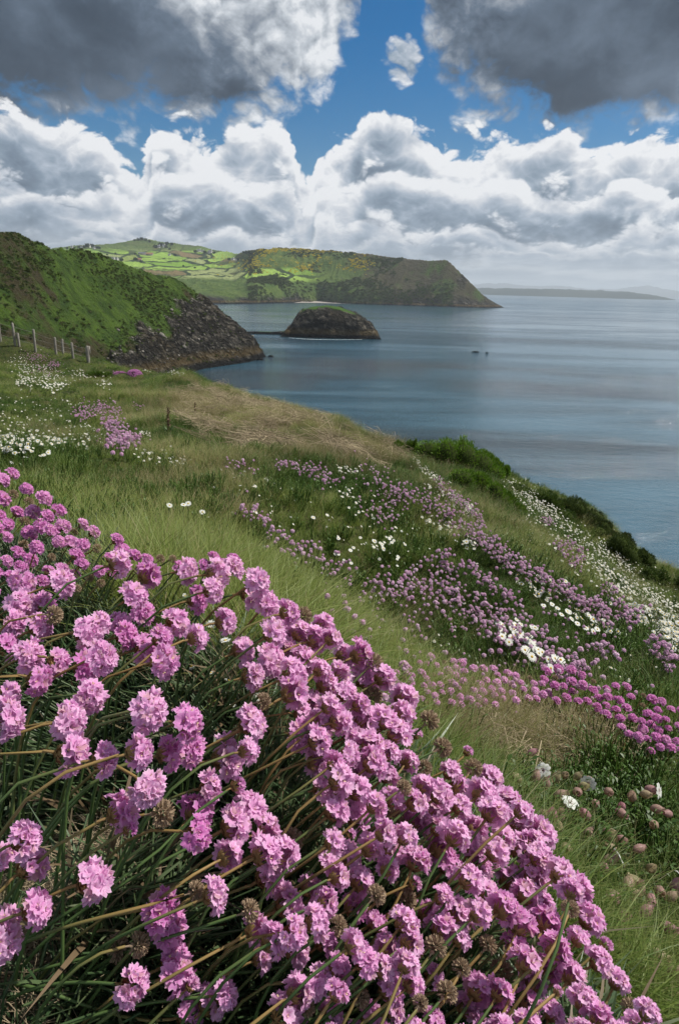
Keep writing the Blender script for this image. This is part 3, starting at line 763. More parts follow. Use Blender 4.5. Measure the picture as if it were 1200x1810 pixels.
def euler_from(Rm):
    """XYZ euler angles of rotation matrices (n,3,3)"""
    return np.stack([np.arctan2(Rm[:, 2, 1], Rm[:, 2, 2]), -np.arcsin(np.clip(Rm[:, 2, 0], -1, 1)), np.arctan2(Rm[:, 1, 0], Rm[:, 0, 0])], 1)
def tilt_rot(spin, axis_dir, n):
    """spin round z, then lean z towards axis_dir (n,3)"""
    z = axis_dir/np.linalg.norm(axis_dir, axis=1)[:, None]
    x0 = np.stack([np.cos(spin), np.sin(spin), 0*spin], 1)
    x = x0-z*(x0*z).sum(1)[:, None]; x /= np.linalg.norm(x, axis=1)[:, None]+1e-9
    yv = np.cross(z, x)
    return euler_from(np.stack([x, yv, z], 2))
def scatter(name, key, pts, scl, dry=None, rnd=None, axis=None, parent=None):
    """one object that sets the shapes of a source on its own points"""
    pts = np.asarray(pts, np.float32); n = len(pts)
    col, nv = SRC[key]
    me = bpy.data.meshes.new(name); me.vertices.add(n); me.vertices.foreach_set('co', (pts+np.array([0, 0, CZ], np.float32)).ravel())
    spin = rng.uniform(0, 6.283, n)
    if axis is None: axis = np.stack([rng.normal(.10, .12, n), rng.normal(0, .12, n), np.ones(n)], 1)
    rot = tilt_rot(spin, axis, n)
    a = me.attributes.new('rot', 'FLOAT_VECTOR', 'POINT'); a.data.foreach_set('vector', rot.astype(np.float32).ravel())
    for k, val in (('scl', scl), ('dry', np.zeros(n) if dry is None else dry), ('rnd', rng.uniform(0, 1, n) if rnd is None else rnd)):
        a = me.attributes.new(k, 'FLOAT', 'POINT'); a.data.foreach_set('value', np.broadcast_to(np.asarray(val, np.float32), n).copy())
    a = me.attributes.new('idx', 'INT', 'POINT'); a.data.foreach_set('value', rng.integers(0, nv, n).astype(np.int32))
    o = obj(name, me, parent)
    ng = bpy.data.node_groups.new(name+'_scatter', 'GeometryNodeTree')
    ng.interface.new_socket('Geometry', in_out='INPUT', socket_type='NodeSocketGeometry')
    ng.interface.new_socket('Geometry', in_out='OUTPUT', socket_type='NodeSocketGeometry')
    N = ng.nodes; L = ng.links
    gi = N.new('NodeGroupInput'); go = N.new('NodeGroupOutput')
    ci = N.new('GeometryNodeCollectionInfo'); ci.inputs[0].default_value = col; ci.inputs[1].default_value = True; ci.inputs[2].default_value = True
    ip = N.new('GeometryNodeInstanceOnPoints'); ip.inputs['Pick Instance'].default_value = True
    def na(nm, ty):
        q = N.new('GeometryNodeInputNamedAttribute'); q.data_type = ty; q.inputs[0].default_value = nm; return q.outputs[0]
    L.new(gi.outputs[0], ip.inputs['Points']); L.new(ci.outputs[0], ip.inputs['Instance'])
    L.new(na('idx', 'INT'), ip.inputs['Instance Index'])
    er = N.new('FunctionNodeEulerToRotation'); L.new(na('rot', 'FLOAT_VECTOR'), er.inputs[0]); L.new(er.outputs[0], ip.inputs['Rotation'])
    L.new(na('scl', 'FLOAT'), ip.inputs['Scale'])
    L.new(ip.outputs[0], go.inputs[0])
    md = o.modifiers.new('scatter', 'NODES'); md.node_group = ng
    return o

# ---- ground cover -------------------------------------------------
def gauss(u, v, cu, cv, su, sv): return np.exp(-((u-cu)/su)**2-((v-cv)/sv)**2)
def seg_d(u, v, pts):
    """pixel distance to a polyline"""
    best = np.full(np.shape(u), 1e9)
    for (a, b), (c, d) in zip(pts[:-1], pts[1:]):
        L2 = (c-a)**2+(d-b)**2; s_ = np.clip(((u-a)*(c-a)+(v-b)*(d-b))/L2, 0, 1)
        best = np.minimum(best, np.hypot(u-a-s_*(c-a), v-b-s_*(d-b)))
    return best
def inpoly(u, v, poly):
    u = np.asarray(u); c = np.zeros(u.shape, bool); j = len(poly)-1
    for i in range(len(poly)):
        (a, b), (x, y_) = poly[i], poly[j]
        if b != y_: c ^= ((b > v) != (y_ > v)) & (u < (x-a)*(v-b)/(y_-b)+a)
        j = i
    return c
STRAW = [(305, 700), (400, 690), (460, 715), (560, 745), (650, 775), (712, 800), (690, 830), (560, 812), (470, 800), (380, 775), (300, 735)]
source('green_tuft', [tuft('green_tuft', 16, .06, .035, .0034) for _ in range(4)]+[tuft('green_tuft', 12, .085, .03, .0028, (.3, .95)) for _ in range(3)])
source('fine_tuft', [tuft('fine_tuft', 24, .135, .03, .0015, (.3, 1.1), seg=4) for _ in range(4)])
def straw_mesh():
    b = Bag()
    for i in range(14):
        a = random.uniform(0, 6.283); L_ = random.uniform(.12, .34); p0 = np.array([random.uniform(-.1, .1), random.uniform(-.1, .1), random.uniform(0, .05)])
        d = np.array([math.cos(a), math.sin(a), random.uniform(-.05, .22)])*L_
        k = np.array([0, 0, random.uniform(-.02, .05)])+np.array([-d[1], d[0], 0])*random.uniform(-.25, .25)
        pts = [p0-d/2, p0+k, p0+d/2]
        tube(b, pts, [.0016, .0018, .0009], 3)
    return b.mesh('dead_straw', [m_straw])
source('dead_straw', [straw_mesh() for _ in range(5)])
def herb_mesh():
    b = Bag()
    for i in range(13):
        a = random.uniform(0, 6.283); h = random.uniform(.01, .055); r = random.uniform(.005, .03); L_ = random.uniform(.004, .009)
        c = np.array([r*math.cos(a), r*math.sin(a), h]); d = np.array([math.cos(a), math.sin(a), random.uniform(-.1, .7)]); p = np.array([-d[1], d[0], 0])*L_*.22
        V = [c, c+d*L_*.5+p+[0, 0, .002], c+d*L_, c+d*L_*.5-p+[0, 0, .002]]
        b.add(V, [(0, 1, 2, 3)])
        tube(b, [c*[.3, .3, 0], c], [.0012, .0009], 3)
    return b.mesh('herb', [m_herb], smooth=False)
source('herb', [herb_mesh() for _ in range(4)])

def ground_pts(n, r0, r1, azr, pw):
    """points over the slope, thinning with distance; (n,3) relative to the eye"""
    a = rng.uniform(-azr, azr, n); s_ = rng.uniform(r0**pw, r1**pw, n); r = s_**(1/pw)
    x = np.sin(a)*r; y_ = np.cos(a)*r
    return np.stack([x, y_, near.height(x, y_)], 1)
def clip_edge(p, lim=1.22):
    e = np.interp(np.arctan2(p[:, 0], p[:, 1]), [math.atan2(*at_r(u, v, r)[:2]) for u, v, r in EDGE], [r for _, _, r in EDGE])
    return np.hypot(p[:, 0], p[:, 1]) < e*lim
# where the big thrift cushion stands no grass grows
CUSHION = [(-200, 840), (60, 860), (150, 960), (230, 1000), (400, 1010), (480, 1070), (600, 1130), (750, 1280), (890, 1430), (950, 1520), (1060, 1690), (1130, 1830), (1150, 2300), (-300, 2300)]
def on_cushion(p):
    u, v = proj(p+np.array([0, 0, .12])); r = np.hypot(p[:, 0], p[:, 1])
    return (inpoly(u, v, CUSHION) & (r < .80)) | ((r < 1.15) & (u < 160) & (v > 880)) | (r < .3)
p = ground_pts(165000, .45, 42, R(36), .55)
p = p[clip_edge(p) & ~on_cushion(p)]
u, v = proj(p)
r0_ = np.hypot(p[:, 0], p[:, 1]); ns = fbm(p[:, 0]/.7, p[:, 1]/.7, 4, .6, 81); nl = fbm(p[:, 0]/2.6, p[:, 1]/2.6, 3, .5, 82)
dryness = .08+ns*.60+nl*.45-.25*sstep(-r0_, -3.0, -1.5)
dryness += 1.5*gauss(u, v, 870, 1320, 120, 48)+1.5*gauss(u, v, 1000, 1345, 100, 40)+.45*gauss(u, v, 740, 1090, 60, 50)+.35*gauss(u, v, 260, 860, 160, 40)+.35*gauss(u, v, 380, 905, 80, 40)
dryness += .55*inpoly(u, v, STRAW)+.3*gauss(u, v, 600, 830, 90, 30)+.5*gauss(u, v, 1130, 1560, 160, 60)*0
dryness += .35*gauss(u, v, 1150, 1200, 80, 50)-.3*gauss(u, v, 1050, 1550, 150, 160)-.25*gauss(u, v, 560, 1050, 120, 70)-.25*sstep(-v, -720, -640)*(u < 300)
straw_in = inpoly(u, v, STRAW)
keep = np.ones(len(p), bool)
p, dryness, ns, u, v = p[keep], dryness[keep], ns[keep], u[keep], v[keep]
dry = (rng.uniform(0, 1, len(p)) < np.clip(dryness, .03, .95))*rng.uniform(.4, 1, len(p))
r_ = np.hypot(p[:, 0], p[:, 1])
sc_g = rng.uniform(.7, 1.35, len(p))*np.clip(1+.9*ns+.3*nl, .45, 1.8)*(.85+.6*sstep(r_, 2, 20))*(1+.15*sstep(r_, 1.2, .6))
tintn = np.clip(.46-.5*gauss(u, v, 1090, 1560, 140, 170)+1.7*fbm(p[:, 0]/1.1, p[:, 1]/1.1, 4, .6, 83)+rng.normal(0, .17, len(p)), 0, 1)  # lower right grass: deeper green, with its shadow painted into the tint
kind = rng.uniform(0, 1, len(p)); fine = kind < .20+.45*(dry > .3)+.25*sstep(nl[:], 0, .3)
tag(scatter('grass', 'green_tuft', p[~fine], sc_g[~fine], dry[~fine], tintn[~fine]), 'green turf grass covering the cliff top slope', kind='stuff')
tag(scatter('long_grass', 'fine_tuft', p[fine], sc_g[fine]*.95, dry[fine], tintn[fine], axis=np.stack([rng.normal(.35, .2, fine.sum()), rng.normal(.05, .2, fine.sum()), np.ones(fine.sum())], 1)), 'long wispy green and tan grass bent by the wind', kind='stuff')
hb = p[rng.uniform(0, 1, len(p)) < .16]; hu, hv = proj(hb); hb = hb[~inpoly(hu, hv, STRAW) & (np.hypot(hb[:, 0], hb[:, 1]) > 1.1+rng.uniform(0, 2, len(hb)))]
tag(scatter('herbs', 'herb', hb+np.array([0, 0, .01]), rng.uniform(.8, 1.6, len(hb))), 'low leafy herbs between the grass', kind='stuff')
# dead straw
sp = ground_pts(60000, 5, 22, R(30), 1.4); su, sv = proj(sp)
sp = sp[inpoly(su+fbm(su/26, sv/14, 3, .5, 6)*55, sv+fbm(su/30, sv/16, 3, .5, 5)*34, STRAW) & clip_edge(sp, 1.1) & (fbm(sp[:, 0]/.8, sp[:, 1]/.8, 3, .6, 44) > -.02)]; sp = sp[:650]
tag(scatter('dead_straw', 'dead_straw', sp+np.array([0, 0, .03]), rng.uniform(.5, 1.4, len(sp)), axis=np.stack([rng.normal(.25, .25, len(sp)), rng.normal(0, .25, len(sp)), np.ones(len(sp))], 1)), 'flattened grey-brown dead bracken straw along the cliff edge', kind='stuff')
sp = ground_pts(20000, 1.0, 2.6, R(32), 1.4); su, sv = proj(sp)
sp = sp[rng.uniform(0, 1, len(sp)) < (.7*gauss(su, sv, 870, 1315, 110, 40)+.7*gauss(su, sv, 1010, 1340, 90, 34)+.035*gauss(su, sv, 1120, 1760, 100, 80))]
if len(sp): tag(scatter('dry_thatch', 'dead_straw', sp+np.array([0, 0, .012]), rng.uniform(.22, .5, len(sp))), 'tan thatch of dead grass beside the magenta thrift', kind='stuff')

# ------------------------------------------------------------------ thrift in the foreground
def petal(bag, c, ax, side, L_, Wd, open_, seed):
    """a notched petal: grows from c, along ax bent outwards to side"""
    rr = random.Random(seed)
    up = ax; t_ = np.cross(up, side)
    rows = [(0, .10), (.38, .62), (.74, 1.0), (1.0, .72)]
    V = []; U = []
    for k, (s_, wf) in enumerate(rows):
        ang_ = open_*(.55+.75*s_)
        cc = c+L_*(side*math.sin(ang_)*s_+up*math.cos(ang_)*s_)
        for j, x in enumerate((-1, 0, 1)):
            notch = -.16*L_ if (k == 3 and j == 1) else 0
            cup = (abs(x)*.22-.06)*Wd*wf
            ruf = rr.uniform(-.10, .10)*L_*(s_ > .5)
            V.append(cc+t_*x*Wd*.5*wf+up*(cup+ruf)+(side*math.sin(ang_)+up*math.cos(ang_))*notch); U.append((.5+x*.5, s_))
    Q = [(3*a+b, 3*a+b+1, 3*a+b+4, 3*a+b+3) for a in range(3) for b in range(2)]
    bag.add(V, Q, (), 0, U)
def head_mesh(seed, full=1.0):
    rr = random.Random(seed); b = Bag(); n = int(24*full)
    for i in range(n):
        f = (i+.5)/n; th = i*2.39996+rr.uniform(-.3, .3)
        ph = math.acos(1-f*.90)+rr.uniform(-.12, .12)
        d = np.array([math.sin(ph)*math.cos(th), math.sin(ph)*math.sin(th), math.cos(ph)])
        d = d+np.array([rr.uniform(-.12, .12) for _ in range(3)]); d /= np.linalg.norm(d)
        rad = rr.uniform(.46, .66)
        c = d*rad+np.array([0, 0, -.06])
        t1 = np.cross(d, [.3, .2, .93]); t1 /= np.linalg.norm(t1); t2 = np.cross(d, t1)
        o_ = rr.uniform(.55, 1.05) if rr.random() < .8 else .35; ph0 = rr.uniform(0, 6.28)
        sz = rr.uniform(.85, 1.15)
        for k in range(5):
            a = ph0+k*1.2566+rr.uniform(-.14, .14); side = t1*math.cos(a)+t2*math.sin(a)
            petal(b, c+side*.03, d, side, (.50*sz), (.43*sz), o_, rr.random())
        for k in range(4):
            a = rr.uniform(0, 6.28); q = c+d*.05; e = c+d*rr.uniform(.2, .32)+(t1*math.cos(a)+t2*math.sin(a))*.07
            pz = np.cross(d, [1, .2, .1]); pz /= np.linalg.norm(pz)
            b.add([q-pz*.012, q+pz*.012, e+pz*.03, e-pz*.03], [(0, 1, 2, 3)], (), 1)
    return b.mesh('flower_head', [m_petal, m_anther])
def bract_mesh(seed):
    rr = random.Random(seed); b = Bag()
    for ring, (n, ph, L_, wd) in enumerate(((7, 2.75, .30, .30), (9, 2.35, .46, .28), (11, 1.95, .58, .22), (10, 1.6, .56, .12))):
        for i in range(n):
            a = i*6.283/n+rr.uniform(-.2, .2)+ring; p_ = ph+rr.uniform(-.12, .12)
            d = np.array([math.sin(p_)*math.cos(a), math.sin(p_)*math.sin(a), math.cos(p_)])
            base = np.array([math.cos(a)*.07, math.sin(a)*.07, -.50]); tip = d*rr.uniform(.50, .62)+np.array([0, 0, -.02])
            mid = (base+tip)/2+np.array([math.cos(a), math.sin(a), -.4])*.09
            s_ = np.array([-math.sin(a), math.cos(a), 0])*wd*.5
            b.add([base-s_*.5, base+s_*.5, mid-s_, mid+s_, tip], [(0, 1, 3, 2)], [(2, 3, 4)])
    tube(b, [(0, 0, -.48), (0, 0, -.62), (.01, .0, -1.05), (.0, .01, -1.15)], [.10, .085, .065, .035], 6)
    return b.mesh('bracts', [m_bract])
def seed_mesh(seed):
    rr = random.Random(seed); b = Bag()
    for i in range(46):
        f = (i+.5)/46; th = i*2.39996; ph = math.acos(1-f*1.5)
        d = np.array([math.sin(ph)*math.cos(th), math.sin(ph)*math.sin(th), math.cos(ph)])
        t1 = np.cross(d, [.3, .2, .93]); t1 /= np.linalg.norm(t1); t2 = np.cross(d, t1)
        for k in range(4):
            a = k*1.57+rr.random(); sd_ = t1*math.cos(a)+t2*math.sin(a); nx = np.cross(d, sd_)
            c = d*.38; e = d*rr.uniform(.62, .84)+sd_*.13
            b.add([c-nx*.05, c+nx*.05, e+nx*.07, d*.9*rr.uniform(.8, 1)+sd_*.17, e-nx*.07], [(0, 1, 2, 4)], [(4, 2, 3)])
    tube(b, [(0, 0, -.45), (0, 0, -.62), (0, 0, -1.1)], [.2, .08, .05], 6)
    return b.mesh('seed_head', [m_seed])
def bud_mesh(seed):
    rr = random.Random(seed); b = Bag()
    for i in range(12):
        f = (i+.5)/12; th = i*2.4; ph = math.acos(1-f*.9)
        d = np.array([math.sin(ph)*math.cos(th), math.sin(ph)*math.sin(th), math.cos(ph)])
        t1 = np.cross(d, [.3, .2, .93]); t1 /= np.linalg.norm(t1); t2 = np.cross(d, t1)
        for k in range(4):
            a = k*1.57+rr.random(); sd_ = t1*math.cos(a)+t2*math.sin(a)
            petal(b, d*.3, d, sd_, .40, .34, .28, rr.random())
    return b.mesh('flower_head', [m_petal])
HM = [head_mesh(100+i) for i in range(7)]+[head_mesh(200+i, .72) for i in range(2)]
BM = [bract_mesh(300+i) for i in range(3)]; SM = [seed_mesh(400+i) for i in range(3)]; UM = [bud_mesh(500+i) for i in range(2)]

z6 = [(415, 395), (520, 435), (655, 420), (745, 490), (215, 465), (345, 610), (500, 570), (565, 660), (690, 655), (470, 510), (820, 410), (900, 460), (940, 540), (790, 600), (510, 695), (75, 460), (75, 540), (150, 540), (45, 600), (190, 575, 1), (135, 620), (200, 740), (300, 760), (355, 725), (130, 800), (315, 865), (235, 955), (520, 915), (650, 950), (885, 790), (930, 880, 1), (1030, 850), (880, 960), (1100, 880), (1130, 770), (20, 860), (10, 940), (950, 740), (1170, 660), (1060, 640), (960, 640), (850, 700), (420, 610), (100, 720), (1010, 700), (620, 600), (880, 500), (20, 690), (440, 650), (760, 430), (300, 640), (690, 520), (570, 740), (1000, 620)]
z7 = [(20, 30), (235, 50), (240, 165), (360, 185), (520, 25), (660, 60), (590, 165), (670, 150), (790, 180), (870, 155), (880, 60), (515, 285), (480, 160), (840, 275, 2), (735, 285), (690, 370), (420, 375), (460, 430, 2), (570, 375, 1), (690, 450), (820, 420), (880, 360), (940, 440), (1030, 470, 1), (1060, 100), (1120, 120), (1180, 200), (1130, 290), (1190, 320), (1180, 370), (800, 530), (930, 520), (940, 600), (320, 620), (80, 470), (100, 560), (0, 520), (120, 720), (20, 760), (10, 830), (560, 720), (750, 665), (690, 650, 1), (590, 780), (490, 840, 1), (415, 850, 1), (610, 900), (620, 950), (460, 985), (790, 1020), (740, 1050), (1080, 1060, 1), (900, 790), (960, 830), (1040, 860), (1030, 800), (880, 720, 1), (920, 890), (1160, 560), (1090, 640), (1150, 690), (1110, 760), (1190, 600), (1140, 830), (1190, 930), (1120, 970), (680, 980, 2), (660, 1090), (1050, 1010), (1000, 1090), (1010, 700), (1000, 520)]
hp = [(q[0]/2, q[1]/2+800, q[2] if len(q) > 2 else 0) for q in z6]+[(q[0]/2, q[1]/2+1250, q[2] if len(q) > 2 else 0) for q in z7]
DENSE = [(490, 1075), (540, 1080), (620, 1135), (700, 1200), (760, 1262), (830, 1330), (900, 1405), (965, 1490), (1020, 1580), (1075, 1665), (1110, 1760), (1150, 1860), (480, 1860), (560, 1720), (600, 1560), (560, 1380), (520, 1220)]
def poisson(poly, dist, have, tries=9000, seed=1):
    rr = random.Random(seed); xs = [a for a, _ in poly]; ys = [b for _, b in poly]; out_ = []
    for _ in range(tries):
        a, b = rr.uniform(min(xs), max(xs)), rr.uniform(min(ys), max(ys))
        if not inpoly(np.array([a]), np.array([b]), poly)[0]: continue
        d_ = dist(a, b)
        if all((a-q[0])**2+((b-q[1])*1.15)**2 > d_*d_ for q in have) and all((a-q[0])**2+((b-q[1])*1.15)**2 > d_*d_ for q in out_):
            k = rr.random(); out_.append((a, b, 1 if k < .10 else 2 if k < .16 else 0))
    return out_
hp += poisson(DENSE, lambda a, b: 27+(b-1080)/760*13, hp)
BACK = [(-40, 820), (20, 835), (80, 865), (130, 920), (200, 950), (300, 985), (400, 985), (440, 1000), (300, 1010), (150, 1040), (-40, 1050)]
bp_ = poisson(BACK, lambda a, b: 21, [], 3000, 5)
for q in [(1008, 1575, 0), (920, 1435, 0), (940, 1490, 0), (1142, 1790, 0)]: hp.append(q)

def plant_head(parent, org, H, axis, rad, kind_, tone, rr, root=None, leanx=None, slim=1.0):
    """one stalk: flower head > bracts, stem"""
    axis = axis/np.linalg.norm(axis)
    me = SM[rr.randrange(3)] if kind_ == 1 else UM[rr.randrange(2)] if kind_ == 2 else HM[rr.randrange(len(HM))]
    o = bpy.data.objects.new('seed_head' if kind_ == 1 else 'flower_bud' if kind_ == 2 else 'flower_head', me); COL.objects.link(o)
    x = Vector(axis).orthogonal().normalized(); q = Matrix((x, Vector(axis).cross(x), Vector(axis))).transposed() @ Matrix.Rotation(rr.uniform(0, 6.28), 3, 'Z')
    k = rad*(.8 if kind_ == 1 else .62 if kind_ == 2 else 1)
    o.parent = parent
    o.matrix_local = Matrix.Translation(Vector(H-org)) @ (q.to_4x4()) @ Matrix.Diagonal((k, k, k*.92, 1))
    o['tone'] = tone
    if kind_ == 1: o['label'] = 'withered brown seed head'
    elif kind_ == 2: o['label'] = 'half open pink bud'
    if kind_ != 1:
        c = bpy.data.objects.new('bracts', BM[rr.randrange(3)]); COL.objects.link(c); c.parent = o
    # the stalk
    b0 = H-axis*k*.9
    if root is None:
        lx = rr.uniform(.055, .12) if leanx is None else leanx*rr.uniform(.7, 1.2)
        rx, ry = b0[0]-lx, b0[1]+rr.uniform(-.045, .02)
        root = np.array([rx, ry, near.height(np.array([rx]), np.array([ry]))[0]-.005])
    L_ = np.linalg.norm(b0-root)
    pts = bez(root, root+np.array([.10, 0, .34])*L_+np.array([rr.uniform(-.01, .01), rr.uniform(-.01, .01), 0]), b0-axis*L_*.32, b0, 9)
    sb = Bag(); tube(sb, pts-H, np.linspace(.00115, .00085, 9)*slim, 5)
    st = bpy.data.objects.new('stem', sb.mesh('stem', [m_stem])); COL.objects.link(st); st.parent = o
    st.matrix_parent_inverse = Matrix.Identity(4)
    inv = (q.to_4x4() @ Matrix.Diagonal((k, k, k*.92, 1))).inverted()
    st.matrix_local = inv
    return root
rr = random.Random(11)
def origin(u, v, d):
    q = P(u, v, d); return np.array([q[0], q[1], near.height(np.array([q[0]]), np.array([q[1]]))[0]])
def E(name, org, label, cat, group=None):
    return empty(name, (org[0], org[1], org[2]+CZ), label=label, cat=cat, group=group)
plants = []
for nm, cu, cv, d, lab in [('thrift_plant', 220, 1500, .45, 'sparse clump of pink thrift on long bare stalks over sandy soil'),
                           ('thrift_plant', 720, 1300, .6, 'dense bank of pale pink thrift heads along the ridge of the cushion'),
                           ('thrift_plant', 800, 1700, .5, 'crowded pink thrift heads in the lower corner of the cushion, mixed with brown ones'),
                           ('thrift_plant', 300, 1080, .62, 'pink thrift on tall leaning stalks at the crest, before the green slope'),
                           ('thrift_plant', 60, 930, 1.05, 'deep pink thrift cushion behind the crest, at the edge of the grass')]:
    og = origin(cu, cv, d); plants.append((E(nm, og, lab, 'thrift'), og))
HPT = []
for (u0, v0, kd) in hp:
    d = float(head_depth(np.array([[u0/400, v0/400]]))[0])*rr.uniform(.95, 1.07)
    lone = (u0, v0) in ((1008, 1575), (920, 1435), (1142, 1790))
    if lone: d *= .86
    H = P(u0, v0, d)
    i = 3 if (v0 < 1200 and u0 < 520) else 0 if u0 < 430 else 1 if v0 < 1480 else 2
    pl_, og = plants[i]
    rt = sstep(np.array(u0), 350, 800)
    ax = np.array([rr.uniform(.65, 1.0), .22+.55*float(rt)+rr.gauss(0, .30), rr.gauss(.16, .24)+.22*float(rt)])
    px_ = (59 if u0 < 520 else 53)*rr.uniform(.78, 1.16)*(1.0 if v0 > 1250 else .93)
    if u0 < 420 and v0 > 1200: px_ *= 1.1
    if v0 < 1120: px_ = 50*rr.uniform(.9, 1.1)
    rad = px_/2/FPX*d/.93
    HPT.append((H, plant_head(pl_, og, H, ax, rad, kd, rr.uniform(-.45, .45)+(.45 if u0 < 350 else .2 if v0 > 1600 else -.05), rr)))
pl_, og = plants[4]
for (u0, v0, kd) in bp_:
    d = .75+(1010-v0)/170*.35+rr.uniform(-.05, .05)
    if u0 > 200: d = .74
    H = P(u0, v0, d); rad = 27/2/FPX*d*rr.uniform(.85, 1.15)
    plant_head(pl_, og, H, np.array([rr.uniform(.3, .9), rr.gauss(.1, .3), rr.uniform(.3, .8)]), rad, 1 if rr.random() < .12 else 0, rr.uniform(.6, 1.1), rr, leanx=.05)
# basal leaves and litter under the cushions
def leaf_tuft(n, h, w_):
    b = Bag()
    for i in range(n):
        a = random.uniform(0, 6.283); blade(b, np.array([random.uniform(-.02, .02), random.uniform(-.02, .02), -.004]), a, h*random.uniform(.5, 1), random.uniform(.2, 1.3), w_*random.uniform(.7, 1.3), 4, .5, tw=random.uniform(-.5, .5))
    return b.mesh('thrift_leaves', [m_tleaf])
source('thrift_leaves', [leaf_tuft(26, .055, .0028) for _ in range(4)]+[leaf_tuft(16, .075, .0036) for _ in range(2)])
lp = ground_pts(60000, .20, 1.25, R(48), 1.7)
lp = lp[on_cushion(lp)]; lu, lv = proj(lp)
gap = fbm(lp[:, 0]/.085, lp[:, 1]/.085, 3, .5, 75)+.55*gauss(lu, lv, 120, 1640, 190, 200)
gap = gap+.45*gauss(lu, lv, 150, 1600, 170, 170)+.3*gauss(lu, lv, 260, 1180, 60, 60)
lp = lp[gap < .30+.25*rng.normal(0, 1, len(lp))*.5][:9500]
tag(scatter('thrift_leaves', 'thrift_leaves', lp, rng.uniform(.7, 1.35, len(lp)), rng.uniform(0, 1, len(lp))*.62, axis=np.stack([rng.normal(.35, .3, len(lp)), rng.normal(0, .3, len(lp)), np.ones(len(lp))], 1)), 'narrow dark green thrift leaves carpeting the soil under the stalks', kind='stuff')
# bare side stalks of spent flowers: leaning green stems that fill the cushion
def stalk_mesh():
    b = Bag()
    for i in range(5):
        p0 = np.array([random.uniform(-.015, .015), random.uniform(-.015, .015), -.005]); L_ = random.uniform(.07, .13)
        e = p0+np.array([random.uniform(.45, .8), random.uniform(-.2, .2), .85])*L_*.8
        tube(b, bez(p0, p0+np.array([.01, 0, .35*L_]), e-np.array([.4, 0, .3])*L_, e, 6), np.linspace(.0011, .0007, 6), 4)
    return b.mesh('green_stalks', [m_tleaf])
source('green_stalks', [stalk_mesh() for _ in range(5)])
kp = lp[rng.uniform(0, 1, len(lp)) < .42]; ku, kv = proj(kp+np.array([.06, 0, .1])); kp = kp[seg_d(ku, kv, [(400, 990), (600, 1110), (750, 1262), (900, 1410), (965, 1495), (1080, 1670), (1150, 1850)]) > 75]; ku, kv = proj(kp); kp = kp[inpoly(ku, kv, CUSHION)]
tag(scatter('green_stalks', 'green_stalks', kp, rng.uniform(.7, 1.1, len(kp)), rng.uniform(0, .45, len(kp)), axis=np.stack([rng.normal(.1, .1, len(kp)), rng.normal(0, .1, len(kp)), np.ones(len(kp))], 1)), 'thin green stalks leaning with the wind between the thrift heads', kind='stuff')
source('leaf_litter', [straw_mesh() for _ in range(3)])
kp = ground_pts(9000, .2, .8, R(45), 1.8); kp = kp[on_cushion(kp)][:1500]
tag(scatter('leaf_litter', 'leaf_litter', kp+np.array([0, 0, .002]), rng.uniform(.10, .22, len(kp))), 'dry brown litter of dead leaves on the sandy soil', kind='stuff')

# ------------------------------------------------------------------ flowers over the slope
def pom(seed, n=26):
    """small thrift head with its stalk, for flowers metres away; unit = head radius"""
    rr_ = random.Random(seed); b = Bag()
    for i in range(n):
        f = (i+.5)/n; th = i*2.4; ph = math.acos(1-f*1.35)
        d = np.array([math.sin(ph)*math.cos(th), math.sin(ph)*math.sin(th), math.cos(ph)])
        t1 = np.cross(d, [.3, .2, .93]); t1 /= np.linalg.norm(t1); t2 = np.cross(d, t1); a = rr_.uniform(0, 6.28)
        e1 = (t1*math.cos(a)+t2*math.sin(a))*.36; e2 = np.cross(d, e1)
        c = d*rr_.uniform(.62, .85)
        b.add([c-e1, c-e2, c+e1, c+e2, c-d*.3], [], [(0, 1, 4), (1, 2, 4), (2, 3, 4), (3, 0, 4)])
    b.add([(0, 0, -.5), (.5, 0, -.1), (-.25, .43, -.1), (-.25, -.43, -.1)], [], [(0, 1, 2), (0, 2, 3), (0, 3, 1)], 1)
    tube(b, [(0, 0, -.3), (-.6, .1, -3.5), (-1.4, .0, -9.0)], [.12, .10, .12], 3, 1)
    return b.mesh('small_thrift_head', [m_pinkfar, m_farstem], smooth=False)
source('small_thrift', [pom(600+i) for i in range(4)])
def daisy_mesh(seed, n=13, small=False):
    rr_ = random.Random(seed); b = Bag()
    for k in range(n):
        a = k*6.283/n+rr_.uniform(-.06, .06); d = np.array([math.cos(a), math.sin(a), rr_.uniform(-.12, .12)]); s_ = np.array([-math.sin(a), math.cos(a), 0])*.20
        b.add([d*.22, d*.65+s_+[0, 0, .05], d*1.0+s_*.45, d*1.0-s_*.45, d*.65-s_+[0, 0, .05]], [(0, 1, 2, 3)], [(0, 3, 4)])
    b.add([(0, 0, .16)]+[(math.cos(k*1.047)*.27, math.sin(k*1.047)*.27, .04) for k in range(6)]+[(math.cos(k*1.047)*.15, math.sin(k*1.047)*.15, .13) for k in range(6)], [(1+k, 1+(k+1) % 6, 7+(k+1) % 6, 7+k) for k in range(6)], [(0, 7+k, 7+(k+1) % 6) for k in range(6)], 1)
    tube(b, [(0, 0, 0), (-.1, 0, -1.5), (-.6, .1, -4.0)], [.06, .05, .06], 3, 2)
    return b.mesh('daisy', [m_white, m_yellow, m_farstem], smooth=False)
DM = [daisy_mesh(700+i) for i in range(4)]
source('small_daisy', DM)
def on_ground(u, v, lift=0.0):
    """ground under a pixel; with lift, the ground whose plants of that height show at the pixel"""
    u = np.asarray(u, float); v = np.asarray(v, float)
    h = near.hit(u, v)
    if lift:
        for _ in range(2):
            dd = np.nan_to_num(h@Fv, nan=10.0); h = near.hit(u, v+lift*.93*FPX/np.maximum(dd, .5))
    return h[~np.isnan(h[:, 0])]
